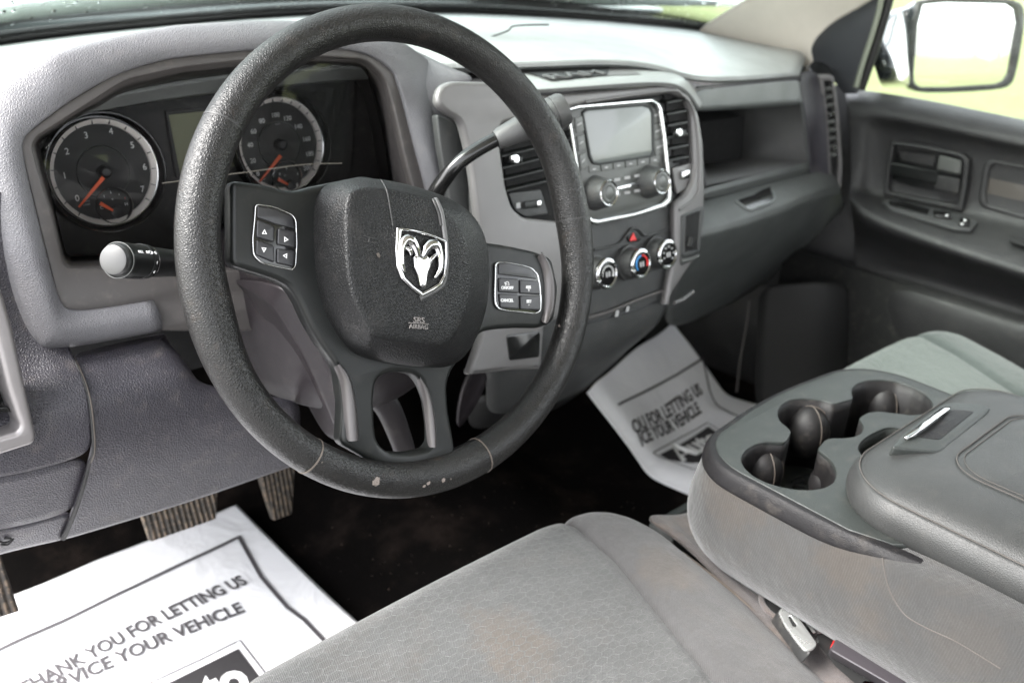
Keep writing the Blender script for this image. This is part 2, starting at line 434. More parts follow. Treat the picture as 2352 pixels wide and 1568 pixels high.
def paper():
    s = MT('paper_mat'); s.set(col=s.mix(s.noise(12, 4), c3(.80, .80, .83), c3(.86, .86, .88)), rough=.75, spec=.2)
    s.bump(s.noise(14, 3, .5, dist=.6), .004); return s.m
M['paper'] = paper()
M['ink'] = plain('black_ink', c3(.03, .028, .03), .6)
M['greyink'] = plain('grey_ink', c3(.07, .065, .07), .7)

def fabric(name, col, stain_pts=(), weave=(1500, .00022), stain=(.069, .057, .047), gen=.25, nsc=38):
    s = MT(name); x = s.n('SeparateXYZ'); s.put(x.inputs[0], s.co); X, Y, Z = x.outputs
    f = weave[0]*2.2
    a = s.math('SINE', s.math('MULTIPLY', s.math('ADD', X, s.math('MULTIPLY', Z, .8)), f)); b = s.math('SINE', s.math('MULTIPLY', s.math('ADD', Y, Z), f))
    wv = s.math('ADD', s.math('MULTIPLY', a, b), s.math('MULTIPLY', s.noise(1500, 2), 1.2))
    s.bump(wv, weave[1])
    s.bump(s.noise(26, 4, .6), .0035)
    base = s.mix(s.ramp(s.noise(8, 4, .6), .3, .7), tuple(c*.90 for c in col), tuple(c*1.08 for c in col))
    base = s.mix(s.math('MULTIPLY', s.ramp(wv, -1, 1.6), .17), base, tuple(c*.55 for c in col))
    base = s.mix(s.math('MULTIPLY', s.ramp(s.noise(22, 8, .68, dist=.8), .50, .62), gen), base, stain)
    for p, r, w in stain_pts:
        d = s.math('DIVIDE', s.vmath('DISTANCE', s.co, tuple(p)), r)
        d = s.math('ADD', d, s.math('MULTIPLY', s.math('SUBTRACT', s.noise(nsc, 9, .72), .5), 2.4))
        base = s.mix(s.math('MULTIPLY', s.ramp(d, .45, 1.1, 1, 0), w*1.15), base, stain)
    s.set(col=base, rough=.92, spec=.15, sheen=.25)
    s.X, s.Y, s.base = X, Y, base
    return s
STN = [(Q(1160, 1470, 'z', -.30), .034, .5), (Q(1075, 1425, 'z', -.30), .014, .4), (Q(1195, 1520, 'z', -.31), .035, .45), (Q(955, 1530, 'z', -.30), .012, .3),
       (Q(1530, 1285, 'z', -.29), .034, .40), (Q(1600, 1310, 'z', -.29), .022, .35), (Q(1740, 1420, 'z', -.31), .030, .30)]
M['bolster'] = fabric('seat_side_fabric', c3(.058, .0565, .0565), STN, gen=.12).m
M['flap'] = fabric('seat_flap_fabric', c3(.085, .073, .070), (), gen=.4, stain=(.14, .105, .08)).m
CST = [(Q(1680, 1120, 'x', .22), .045, .38), (Q(1950, 1290, 'x', .22), .035, .40), (Q(1878, 1352, 'x', .22), .010, .55), (Q(2010, 1420, 'x', .22), .022, .4), (Q(2230, 1470, 'x', .22), .035, .2)]
M['cfab'] = fabric('console_fabric', c3(.036, .0355, .035), CST, gen=.16, weave=(1300, .00014), stain=(.046, .0375, .0305)).m
def hexfab(name, col, sc, line, stains, dirty):
    s = fabric(name, col, stains, gen=.14 if dirty else 0)
    cb = s.n('CombineXYZ'); s.put(cb.inputs[0], s.math('MULTIPLY', s.Y, sc)); s.put(cb.inputs[1], s.math('MULTIPLY', s.X, sc*.52)); p = s.vmath('ADD', cb.outputs[0], (100, 173.2, 0))
    r = (1, 1.7320508, 1); hlf = (.5, .8660254, .5)
    a = s.vmath('SUBTRACT', s.vmath('MODULO', p, r), hlf); b = s.vmath('SUBTRACT', s.vmath('MODULO', s.vmath('ADD', p, hlf), r), hlf)
    a = s.vmath('MULTIPLY', a, (1, 1, 0)); b = s.vmath('MULTIPLY', b, (1, 1, 0))
    def hd(v):
        v = s.vmath('ABSOLUTE', v); sx = s.n('SeparateXYZ'); s.put(sx.inputs[0], v)
        return s.math('MAXIMUM', sx.outputs[0], s.vmath('DOT_PRODUCT', v, (.5, .8660254, 0)))
    d = s.math('MINIMUM', hd(a), hd(b))
    ln = s.ramp(d, .42, .465)
    stripes = s.math('MULTIPLY', s.ramp(s.math('SINE', s.math('MULTIPLY', s.Y, sc*math.pi*6)), .5, .95), s.ramp(s.noise(60, 2), .5, .62))
    ln = s.math('MAXIMUM', ln, s.math('MULTIPLY', stripes, .55))
    s.set(col=s.mix(s.math('MULTIPLY', ln, s.ramp(s.noise(30, 3), .3, .6, .45, 1.)), s.base, line)); s.bump(ln, .00015)
    return s.m
M['insert'] = hexfab('seat_insert_hexagon_fabric', c3(.058, .059, .0585), 150, c3(.066, .068, .0665), STN, True)
M['insert2'] = hexfab('passenger_insert_fabric', (.054, .067, .061), 150, (.061, .075, .068), [], False)

M['wglass2'] = glass('wet_side_glass', (.95, .97, .95), drops=90)
M['satinblue'] = plain('sail_trim_black', c3(.028, .031, .036), .5)
M['bonnet'] = plain('wet_bonnet_paint', c3(.05, .065, .065), .22, coat=1)
exec_order = []
# ================================================================ THE SETTING
g = mesh_obj('ground', [(-900, -900, -1.35), (900, -900, -1.35), (900, 900, -1.35), (-900, 900, -1.35)], [(0, 1, 2, 3)], M['grass']); g['kind'] = 'structure'
pv = mesh_obj('added_bounce_ground', [(-9, -14, -1.345), (-.2, -14, -1.345), (-.2, 9, -1.345), (-9, 9, -1.345)], [(0, 1, 2, 3)], M['bounce_gravel']); pv['kind'] = 'structure'  # pale ground added out of view to bounce light onto the lower dash
# cab floor: flat, then the toe board, with a low tunnel in the middle
def floor_z(x, y):
    t = max(0, y-.62); z = -.61 + .75*t
    tun = math.exp(-((x-.36)/.14)**4); z += .045*tun*(.4+.6*min(1, max(0, (y+.2)/.6)))
    return z
fv, ff = [], []; NX, NY = 40, 36
for j in range(NY+1):
    for i in range(NX+1):
        x = -.46+1.66*i/NX; y = -1.3+2.2*j/NY; fv.append((x, y, floor_z(x, y)))
for j in range(NY):
    for i in range(NX): a = j*(NX+1)+i; ff.append((a, a+1, a+NX+2, a+NX+1))
fl = mesh_obj('floor', fv, ff, M['carpet']); fl['kind'] = 'structure'
# far hedge line beyond the lawn
def crown_cluster(name, cx, cy, w, h, label):
    bm = bmesh.new(); base = Vector((cx, cy, -1.35))
    th = thing(name, label, 'tree', tuple(base), 'trees along the far edge of the lawn')
    lathe('trunk', base, (0, 0, 1), [(0, .25), (h*.35, .16), (h*.6, .08)], M['bark'], th, 8)
    for k in range(1400):
        a = random.uniform(0, 2*math.pi); rr = random.random()**.5; zz = random.uniform(.25, 1)
        ww = w*math.sin(math.pi*min(1, (zz-.2)/.85+.08))*.5*(.75+.25*math.sin(a*3+cx))
        p = base+Vector((math.cos(a)*rr*ww, math.sin(a)*rr*ww, zz*h)); sz = random.uniform(.1, .22)
        d1 = Vector((random.uniform(-1, 1), random.uniform(-1, 1), random.uniform(-1, 1))).normalized()*sz; d2 = d1.cross(Vector((random.random(), random.random(), random.random()))).normalized()*sz
        bm.faces.new([bm.verts.new(p+d1), bm.verts.new(p+d2), bm.verts.new(p-d1)])
    me = bpy.data.meshes.new('crown'); bm.to_mesh(me); bm.free(); o = bpy.data.objects.new('crown', me); COL.objects.link(o); me.materials.append(M['leaf'])
    o.parent = th; o.matrix_parent_inverse = world_of(th).inverted()
M['leaf'] = plain('leaves', (.06, .11, .03), .7); M['bark'] = plain('bark', (.1, .07, .05), .9)
exec_order.append('setting')
# ================================================================ STEERING WHEEL
sw = thing('steering_wheel', 'black leather-rimmed steering wheel with grey airbag cover and chrome ram head badge', 'steering wheel', (0, 0, 0))
def clockang(px, py):
    u, v = WH.px(px, py, .012); return math.atan2(v, u)
def torus_part(name, a0, a1, rfn, mat, parent, n=160, k=28, closed=True, rc=.1815):
    V, Fc = [], []
    for i in range(n if closed else n+1):
        a = a0+(a1-a0)*i/n; rr = rfn(a); c = Vector((math.cos(a), math.sin(a)))
        for j in range(k):
            b = 2*math.pi*j/k
            ru = rr[0]*math.cos(b); rh = rr[1]*math.sin(b)
            V.append(WH.P(c.x*(rc+rr[2]+ru), c.y*(rc+rr[2]+ru), rh))
    for i in range(n):
        for j in range(k):
            i2 = (i+1) % n if closed else i+1
            Fc.append((i*k+j, i*k+(j+1) % k, i2*k+(j+1) % k, i2*k+j))
    if not closed: Fc += [tuple(range(k)), tuple(range(n*k, n*k+k))[::-1]]
    return mesh_obj(name, V, Fc, mat, parent, True, 60)
def gs(a, c, w):
    d = (a-c+math.pi) % (2*math.pi)-math.pi; return math.exp(-(d/w)**2)
def rimr(a):   # tube half width, half height, centre shift; thumb rests at ten and two, swelling where the spokes join
    t = gs(a, math.pi, .26)+gs(a, 0.0, .26); th_ = gs(a, rad(150), .3)+gs(a, rad(30), .3)
    lo = gs(a, rad(-90), .42)
    return (.0140+.0028*t+.0008*th_+.0018*lo, .0148+.0008*t+.0006*th_, -.0026*t-.0016*lo)
rim = torus_part('rim', 0, 2*math.pi, rimr, M['rim'], sw, 360, 40)
def groove(px, py, mat, off=.0004, w=.0018, skew=0):
    a = clockang(px, py)
    f = lambda b: (rimr(b)[0]+off, rimr(b)[1]+off, rimr(b)[2])
    return torus_part('seam', a-w/.18/2, a+w/.18/2, f, mat, rim, 2, 40, False)
M['wornseam'] = plain('worn_seam', c3(.075, .062, .052), .6, var=.6)
groove(510, 267, M['seal'], .0003, .0014); groove(1300, 507, M['seal'], .0003, .0014)
groove(733, 1045, M['wornseam'], .0004, .0012); groove(1122, 1045, M['wornseam'], .0005, .0013)
# spoke frame: one satin black plate with side wings and two lower legs round an opening
def R2(pts): return [(490+p[0]*.5, 343+p[1]*.5)+tuple(p[2:]) for p in pts]
spoke_out = R2([(85, 140), (250, 163), (330, 188), (392, 188), (440, 172), (700, 120), (1000, 200), (1200, 330), (1245, 425), (1350, 440), (1480, 468), (1560, 500), (1590, 640), (1570, 790), (1500, 822), (1400, 820), (1300, 826), (1235, 840), (1150, 940), (1092, 1030), (1078, 1090), (1085, 1200), (1118, 1385), (1100, 1445), (950, 1478), (780, 1455), (640, 1380), (588, 1350), (600, 1180), (580, 1030), (560, 980), (500, 900), (440, 800), (390, 690), (350, 630), (290, 600), (200, 570), (85, 535)])
spoke_hole = R2([(800, 1028), (752, 1060), (742, 1140), (745, 1250), (755, 1340), (800, 1390), (900, 1395), (990, 1375), (1012, 1345), (1012, 1270), (995, 1150), (965, 1075), (930, 1035), (870, 1022)])
pl = plate('spoke', [pxl(WH, spoke_out, .004, .006), pxl(WH, spoke_hole, .004, .006)], WH, .004, .016, M['satin'], sw, .0045, 50, 4)
# brighter bevels down the inner edges of the two legs
def ridge(name, pts, w, h, mat, parent, fr=WH, base=.003):
    P = [Vector(fr.px(*p, base)) for p in pts]; V = []; n = len(P); Fc = []
    for i, p in enumerate(P):
        d = (P[min(i+1, n-1)]-P[max(i-1, 0)]).normalized(); nn = Vector((-d.y, d.x))
        ww = w[i] if isinstance(w, list) else w
        for t, hh in ((-1, 0), (-.6, .7), (0, 1), (.6, .7), (1, 0)):
            q = p+nn*ww*t; V.append(fr.P(q.x, q.y, base+h*hh))
    for i in range(n-1):
        for j in range(4): Fc.append((i*5+j, i*5+j+1, i*5+j+6, i*5+j+5))
    o = mesh_obj(name, V, Fc, mat, parent, True, 60); subsurf(o, 2); return o
M['legsilver'] = plain('leg_satin_bevel', c3(.065, .06, .06), .32, metal=.4)
ridge('leg_bevel', R2([(560, 985), (600, 1035), (618, 1110), (630, 1200), (638, 1335)]), [.003, .0045, .0055, .006, .006], .006, M['legsilver'], pl)
ridge('leg_bevel', R2([(935, 1050), (972, 1110), (990, 1200), (1000, 1290), (1002, 1365)]), [.002, .0035, .0045, .005, .004], .006, M['legsilver'], pl)
ridge('wing_bevel', R2([(1490, 480), (1530, 540), (1545, 640), (1540, 740), (1510, 800)]), [.003, .006, .007, .007, .003], .007, M['legsilver'], pl)
# airbag cover: lofted facets
base_o = R2([(478, 168), (620, 128), (800, 148), (1000, 205), (1120, 262), (1200, 345), (1236, 460), (1240, 600), (1228, 730), (1190, 850), (1135, 950), (1060, 1006), (940, 1000), (800, 980), (690, 955), (625, 915), (560, 820), (505, 700), (478, 560), (470, 350)])
top_o = R2([(610, 205), (680, 172), (790, 172), (960, 212), (1050, 245), (1130, 325), (1180, 440), (1195, 580), (1180, 710), (1140, 810), (1095, 880), (1060, 905), (960, 898), (850, 882), (735, 862), (715, 835), (672, 740), (635, 650), (620, 560), (612, 400)])
hb, ht = .008, .048
bo = [Vector(WH.px(*p, hb)) for p in base_o]; to = [Vector(WH.px(*p, ht)) for p in top_o]
cb = sum(bo, Vector((0, 0)))/len(bo); ct = sum(to, Vector((0, 0)))/len(to)
rings = [[WH.P(*p, hb-.004) for p in bo], [WH.P(*p, hb+.006) for p in bo],
         [WH.P(*((p*.90+q*.10)), ht*.45+hb*.55) for p, q in zip(bo, to)],
         [WH.P(*(p*.04+q*.96), ht-.003) for p, q in zip(bo, to)], [WH.P(*(q*.97+ct*.03), ht) for q in to],
         [WH.P(*(q*.6+ct*.4), ht+.0015) for q in to], [WH.P(*(q*.2+ct*.8), ht+.002) for q in to], [WH.P(*ct, ht+.002) for q in to]]
air = net('airbag_cover', rings, M['hub'], sw, 3, 0, (1, 3), (), True, .8)
gl_ = [p for p in R2([(762, 128), (795, 185), (812, 270), (825, 352)])]
def strip(name, pts, fr, h, w, mat, parent, lift=.0006):
    P = [fr.at(*p, h) for p in pts]; return tube(name, P, w, mat, parent, 8, 5)
strip_on('seam_line', air, gl_, .0007, M['groove'], air)
strip_on('channel', air, R2([(1022, 232), (1046, 290), (1058, 360), (1068, 440), (1070, 520), (1060, 600), (1030, 640), (950, 684)]), .0022, M['hubedge'], air)
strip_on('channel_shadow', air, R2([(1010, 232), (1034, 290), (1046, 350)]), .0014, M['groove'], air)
# small marks and scuffs moulded in the cover
strip_on('mark', air, R2([(690, 398), (722, 406), (748, 412)]), .0006, M['groove'], air); strip_on('mark', air, R2([(688, 425), (745, 430)]), .0005, M['groove'], air); strip_on('mark', air, R2([(716, 406), (714, 428)]), .0005, M['groove'], air)
strip_on('mark', air, R2([(1145, 515), (1165, 527), (1178, 524)]), .0006, M['groove'], air); strip_on('mark', air, R2([(1150, 530), (1158, 540), (1172, 536)]), .0005, M['groove'], air)
plate('scuff', [[tuple(q) for q in [WH.px(*p, ht+.002) for p in R2([(750, 478), (760, 475), (768, 488), (764, 499), (755, 492)])]]], WH, ht+.0022, .0006, M['wornseam'], air, .0001)
u0, v0 = WH.px(*R2([(942, 786)])[0], ht+.002); u1, v1 = WH.px(*R2([(942, 812)])[0], ht+.002)
M['emboss'] = plain('embossed_print', c3(.13, .12, .115), .45)
LR = pxrot(WH, 960, 740, ht, .06)
text('lettering', 'SRS', WH, u0+.0005, v0, .0042, M['emboss'], air, ht+.0022, .0010, sx=1.1, rot=LR)
text('lettering', 'AIRBAG', WH, u1, v1-.0005, .0034, M['emboss'], air, ht+.0022, .0010, sx=1.0, rot=LR)
um, vm = (u0+u1)/2, (v0+v1)/2
plate('lettering', [[(um+a*math.cos(LR)-b*math.sin(LR), vm+a*math.sin(LR)+b*math.cos(LR)) for a, b in ((-.009, -.0002), (.009, -.0002), (.009, .0003), (-.009, .0003))]], WH, ht+.003, .001, M['emboss'], air, .0001)
# ram head badge
def badge(parent, fr, h):
    E = lambda pts: R2([(830+(p[0]-110)*.4, 343+(p[1]-140)*.4+0) if False else (820+p[0]*.4+0-38, 300+p[1]*.4-10+0) for p in pts])
    # crop five coordinates (scale 4.9) to display px
    D = lambda pts: [((900+p[0]/4.9)*.98, (500+p[1]/4.9)*.98) for p in pts]
    sh = [(120, 165), (250, 172), (420, 205), (560, 250), (690, 310), (700, 480), (690, 700), (640, 820), (540, 895), (410, 960), (280, 860), (170, 750), (120, 620), (105, 420)]
    inn = [(178, 212), (300, 218), (430, 250), (560, 292), (668, 340), (672, 500), (655, 700), (600, 800), (520, 850), (412, 905), (310, 830), (215, 735), (172, 620), (158, 430)]
    em = plate('emblem', [pxl(fr, D(sh), h, .0008), pxl(fr, D(inn), h, .0008)], fr, h+.004, .005, M['chrome'], parent, .0014, 50, 3)
    plate('emblem_field', [pxl(fr, D(inn), h, .0006)], fr, h+.001, .002, M['satin'], em, .0002)
    def puff(name, pts, hh, bv, mat=M['chrome']):
        return plate(name, [pxl(fr, D(pts), h, .0006)], fr, h+hh, hh, mat, em, bv, 60, 5)
    # muzzle and forehead
    puff('ram_head', [(300, 500), (350, 470), (400, 500), (460, 480), (505, 540), (500, 620), (470, 700), (455, 820), (440, 850), (400, 855), (375, 830), (355, 720), (310, 620)], .0055, .0022)
    # curled horns: tapering tubes from the forehead over and round
    def horn(pts, rr):
        P = [fr.at(*D([p])[0], h+.0035) for p in pts]; return tube('ram_horn', P, rr, M['chrome'], em, 14, 6)
    horn([(390, 500), (360, 400), (310, 320), (250, 300), (205, 370), (195, 470), (205, 590), (240, 670)], [.0022, .0036, .0042, .0040, .0034, .0028, .0022, .0010])
    horn([(440, 500), (480, 410), (530, 360), (590, 365), (630, 440), (650, 540), (640, 650), (585, 740)], [.0022, .0036, .0042, .0040, .0034, .0028, .0022, .0010])
    horn([(235, 390), (290, 420), (310, 480)], [.0010, .0022, .0012]); horn([(600, 470), (545, 520), (520, 580)], [.0010, .0022, .0012])
badge(air, WH, ht+.0005)
# switch packs
def Dz5(pts): return [((900+p[0]/4.9)*.98, (500+p[1]/4.9)*.98)+tuple(p[2:]) for p in pts]
def pack(out, btns, blank, glyphs, nm, lbl):
    hh = .0058
    fr_o = pxl(WH, out, hh, .003); U = [p[0] for p in fr_o]; Vv = [p[1] for p in fr_o]
    cu_, cv_ = (min(U)+max(U))/2, (min(Vv)+max(Vv))/2
    inn = [(cu_+(p[0]-cu_)*.945, cv_+(p[1]-cv_)*.955) for p in fr_o]
    t = plate('switch_pack', [fr_o], WH, hh, .006, M['gloss'], sw, .0008)
    plate('chrome_surround', [fr_o, inn], WH, hh+.0006, .002, M['dullchrome'], t, .0005)
    plate('blank_cover', [pxl(WH, blank, hh, .0012)], WH, hh+.0012, .003, M['btn'], t, .0006)
    for q in btns: plate('button', [pxl(WH, q, hh, .002)], WH, hh+.002, .003, M['btn'], t, .0011, 60, 3)
    return t
r1 = lambda pts: [(p[0]*.5, p[1]*.5)+tuple(p[2:]) for p in pts]
lp = pack(r1([(1172, 935), (1260, 948), (1345, 985), (1362, 1010), (1366, 1120), (1360, 1225), (1345, 1242), (1270, 1228), (1200, 1210), (1162, 1175), (1158, 1100), (1168, 1000)]),
     [r1(q) for q in ([(1178, 1008), (1256, 1040), (1254, 1115), (1174, 1090)], [(1274, 1048), (1352, 1065), (1350, 1140), (1270, 1125)], [(1174, 1100), (1254, 1128), (1258, 1208), (1172, 1172)], [(1270, 1140), (1350, 1152), (1344, 1226), (1268, 1210)])],
     r1([(1182, 948), (1262, 962), (1340, 995), (1350, 1050), (1270, 1032), (1180, 1000)]), None, '', '')
for c, a in (((1215, 1068), 90), ((1313, 1100), 0), ((1213, 1145), -90), ((1312, 1175), 180)):
    u, v = WH.px(c[0]*.5, c[1]*.5, .008); a += math.degrees(pxrot(WH, c[0]*.5, c[1]*.5, .008, .1)); tri = [(u+.0022*math.cos(rad(a+k)), v+.0022*math.sin(rad(a+k))) for k in (0, 120, 240)]
    ti = [(u+.0012*math.cos(rad(a+k)), v+.0012*math.sin(rad(a+k))) for k in (0, 120, 240)]
    plate('arrow_print', [tri, ti], WH, .0082, .0006, M['white'], lp, .0001)
rp = pack(Dz5([(1300, 555), (1420, 560), (1600, 595), (1700, 625), (1770, 700), (1795, 830), (1808, 1000), (1800, 1130), (1740, 1155), (1600, 1140), (1400, 1120), (1310, 1100), (1270, 1040), (1265, 900), (1272, 700), (1272, 590)]),
     [Dz5(q) for q in ([(1305, 740), (1535, 755), (1535, 920), (1308, 905)], [(1552, 760), (1770, 780), (1785, 935), (1555, 922)], [(1308, 920), (1535, 935), (1537, 1105), (1330, 1085)], [(1555, 940), (1785, 950), (1788, 1115), (1560, 1105)])],
     Dz5([(1310, 575), (1430, 578), (1600, 612), (1690, 640), (1750, 755), (1600, 735), (1308, 700)]), None, '', '')
for s_, c, sz in (('ON/OFF', (1415, 856), .0026), ('RES', (1658, 850), .0025), ('CANCEL', (1412, 1000), .0026), ('SET', (1664, 1012), .0025), ('+', (1662, 884), .0018), ('-', (1664, 1048), .0018)):
    u, v = WH.px(*Dz5([c])[0], .008)
    text('print', s_, WH, u, v, sz, M['white'], rp, .0081, .0004, sx=1.0, rot=pxrot(WH, 1210, 670, .008, .02), bold=.0001)
u, v = WH.px(*Dz5([(1412, 812)])[0], .008)
tube('print', [WH.P(u+.002*math.cos(rad(a)), v+.002*math.sin(rad(a)), .0082) for a in range(-40, 221, 26)], .0003, M['white'], rp, 6, 2)
tube('print', [WH.P(u-.0028, v+.002, .0082), WH.P(u+.0002, v-.0004, .0082)], .0003, M['white'], rp, 6, 0)
# ================================================================ COLUMN, STALKS
colm = thing('steering_column', 'dark brown-grey plastic column cover behind the steering wheel', 'steering column', (0, .1, -.05))
AX = Vector((0, math.cos(rad(20)), -math.sin(rad(20))))
def sect(d, w, t, b, o=0):
    c = AX*d
    up = Vector((0, math.sin(rad(20)), math.cos(rad(20))))
    pts = [(-w*.55, t), (-w, t*.62), (-w, -b*.35), (-w*.72, -b), (-w*.3, -b*1.12), (w*.3, -b*1.12), (w*.72, -b), (w, -b*.35), (w, t*.62), (w*.55, t)]
    return [c+Vector((p[0], 0, 0))+up*p[1] for p in pts]
body = net('column_cover', [sect(.030, .045, .045, .05), sect(.032, .056, .052, .075), sect(.06, .060, .052, .105), sect(.12, .062, .052, .125), sect(.20, .064, .05, .12), sect(.34, .064, .05, .10)], M['shroud'], colm, 2, .003, (1,), (1, 2, 3, 6, 7, 8), True, .55)
tube('parting_line', [AX*d+Vector((-.0625-.0005*k, 0, 0))+Vector((0, math.sin(rad(20)), math.cos(rad(20))))*(-.04) for k, d in enumerate((.04, .1, .2, .3))], .0008, M['groove'], colm, 6, 3)
# lower knee-side swept cover seen under the hub
hp = [Q(535, 690, 'x', -.07), Q(565, 625, 'x', -.062), Q(637, 650, 'y', .075), Q(680, 678, 'y', .07), Q(735, 790, 'y', .06), Q(775, 905, 'y', .055), Q(812, 1010, 'y', .05)]
lowc = net('lower_cover', [
    [Q(548, 640, 'y', .17), Q(635, 652, 'y', .075), Q(676, 680, 'y', .068), Q(730, 775, 'y', .060), Q(768, 868, 'y', .05), Q(788, 930, 'y', .046), Q(812, 1012, 'y', .042)],
    [Q(534, 648, 'y', .19), Q(612, 688, 'y', .098), Q(628, 703, 'y', .092), Q(665, 762, 'y', .082), Q(700, 822, 'y', .072), Q(738, 905, 'y', .062), Q(780, 1008, 'y', .052)],
    [Q(536, 652, 'y', .20), Q(606, 690, 'y', .12), Q(622, 712, 'y', .12), Q(655, 772, 'y', .11), Q(690, 832, 'y', .10), Q(728, 912, 'y', .09), Q(772, 1012, 'y', .08)],
    [Q(552, 700, 'y', .22), Q(575, 770, 'y', .2), Q(600, 825, 'y', .18), Q(635, 852, 'y', .17), Q(680, 880, 'y', .15), Q(712, 940, 'y', .13), Q(745, 1000, 'y', .11)]],
    M['shroud'], colm, 3, .003, (1,), (), False, .8)
tube('parting_line', [Q(x, y, 'y', d-.0015) for x, y, d in ((700, 822, .086), (722, 868, .08), (745, 925, .073), (778, 1006, .064))], .0008, M['emboss'], colm, 6, 3)
net('trim_piece', [[Q(575, 785, 'y', .2), Q(612, 808, 'y', .19), Q(640, 838, 'y', .18), Q(688, 872, 'y', .17)], [Q(600, 838, 'y', .21), Q(618, 848, 'y', .2), Q(650, 875, 'y', .19), Q(690, 890, 'y', .18)]], M['pad'], colm, 2, .004)
# tilt lever arm seen through the opening of the lower spoke
tube('tilt_bracket', [Q(864, 905, 'y', .06), Q(890, 935, 'y', .055), Q(912, 985, 'y', .05), Q(930, 1042, 'y', .045), Q(928, 1100, 'y', .05)], [.012, .012, .011, .010, .010], M['shroud'], colm, 18, 5, (1, .6))
# turn and wiper stalk
stk = thing('wiper_stalk', 'black multifunction stalk with wiper symbols sticking out left of the steering wheel', 'stalk', tuple(Q(400, 605, 'y', .115)))
A = Q(266, 597, 'y', .078); B = Q(420, 606, 'y', .125); ax = (B-A).normalized()
lathe('barrel', A, ax, [(-.001, .0105), (.0, .0120), (.002, .0128), (.012, .0131), (.0125, .0126), (.028, .0128), (.0285, .0133), (.034, .0130), (.0345, .0118), (.06, .0110), (.12, .009)], M['satin'], stk, 48)
lathe('end_cap', A-ax*.0012, ax, [(-.0028, .009), (-.0022, .0105), (.0005, .0113), (.002, .0113)], plain('stalk_cap_grey', c3(.035), .4), stk, 48)
cr = lathe('collar', A+ax*.0020, ax, [(0, .0132), (.0012, .0132)], M['radio'], stk, 48)
lathe('collar', A+ax*.0350, ax, [(0, .0128), (.001, .0128)], M['dullchrome'], stk, 48)
for k in range(16):
    a = -.75+k*.07*1.0; e1 = (Vector((0, 0, 1))-ax*ax.z).normalized(); e2 = ax.cross(e1)
    if True:
        th2 = rad(180+35+k*5.5); dv = math.cos(th2)*e2+math.sin(th2)*e1
        tube('grip_rib', [A+ax*.014+dv*.0129, A+ax*.0265+dv*.0129], .0003, M['btn'], stk, 6, 0)
# printed symbols on the upper front of the barrel
toc = (CAM-A).normalized(); tn = (toc-ax*toc.dot(ax)).normalized(); tu = ax.cross(tn)
if tu.z < 0: tu = -tu
SF = Fr(A, ax, tu)
dirn = 1 if SF.N.dot(toc) > 0 else -1
def barrelwarp(u, v, h):
    a = v/.0132; return A+ax*u+(tu*math.sin(a)+tn*math.cos(a))*(.0132+max(0, h))
text('print', 'MIST', SF, .0125, .0070, .0020, M['white'], stk, .0004, .0003, warp=barrelwarp, rot=rad(0))
for uu in (.0205, .0225, .0275): 
    me_ = [(uu-.0008, .0062), (uu+.0010, .0072), (uu-.0008, .0082)]
    plate('print', [me_], SF, .0006, .0004, M['white'], stk, .00005, warp=barrelwarp)
plate('print', [oval(.0315, .0072, .0011, .0013), oval(.0315, .0072, .0007, .0009)], SF, .0006, .0004, M['white'], stk, .00005, warp=barrelwarp)
plate('print', [oval(.0245, .0072, .0014, .0016, rot=.5), oval(.0245, .0072, .0011, .0013, rot=.5)], SF, .0006, .0004, M['white'], stk, .00005, warp=barrelwarp)
plate('print', [[(.0305, -.0085), (.0316, -.0085), (.0316, .001), (.0309, .001)]], SF, .0006, .0004, M['white'], stk, .00005, warp=barrelwarp)
# gear shift lever
gsl = thing('gear_lever', 'dark column gear lever with fat cylindrical grip reaching in front of the radio', 'gear lever', (.06, .1, 0))
tube('rod', [Vector((.055, .115, -.01)), Q(985, 462, 'y', .095), Q(1012, 425, 'y', .085), Q(1050, 378, 'y', .075), Q(1100, 342, 'y', .067), Q(1160, 310, 'y', .06)], [.0095, .0085, .0075, .0068, .0066, .0066], plain('gloss_rod', c3(.008), .18), gsl, 20, 6)
g0, g1 = Q(1140, 322, 'y', .062), Q(1302, 247, 'y', .035); gx = (g1-g0).normalized(); gl = (g1-g0).length
lathe('grip', g0, gx, [(0, .0085), (.004, .0098), (.02, .0115), (gl*.55, .0142), (gl*.80, .0155), (gl*.803, .0150), (gl*.812, .0150), (gl*.815, .0157), (gl*.93, .0158), (gl*.98, .0140), (gl*1.0, .009)], grain('grip_plastic', c3(.05), .4, 800, .0001), gsl, 40)
# ================================================================ DASHBOARD
dash = thing('dashboard', 'grey and black plastic truck dashboard running from door to door', 'dashboard', (.37, .3, 0))
def rowq(*pts):
    "(px, py, y)"
    return [Q(p[0], p[1], 'y', p[2]) for p in pts]
def cpx(x, y, o=0): return QP(x, y, CT.O+CT.N*o, CT.N)
# top sheet from the windscreen base to the front edge
def lerp(a, b, t): return a*(1-t)+b*t
base_row = rowq((-260, 150, .62), (0, 98, .66), (350, 60, .69), (700, 31, .71), (1060, 26, .71), (1350, 44, .67)) + [Q(1480, 55, 'y', .63), Q(1600, 67, 'x', 1.10), Q(1760, 100, 'x', 1.18)]
mid_row = rowq((-260, 190, .46), (0, 135, .46), (350, 85, .46), (700, 62, .46), (1090, 62, .47), (1370, 80, .46), (1520, 92, .44), (1625, 105, .42)) + [Q(1850, 118, 'x', 1.10)]
crest_row = rowq((-260, 260, .34), (0, 200, .34), (350, 130, .34), (700, 110, .34), (1120, 112, .30), (1390, 112, .30), (1520, 125, .29), (1615, 145, .29), (1850, 138, .31))
seam_row = rowq((-260, 330, .30), (0, 280, .30), (350, 200, .30), (700, 150, .30), (1160, 160, .20), (1407, 143, .20), (1530, 160, .195), (1600, 196, .20), (1836, 172, .262))
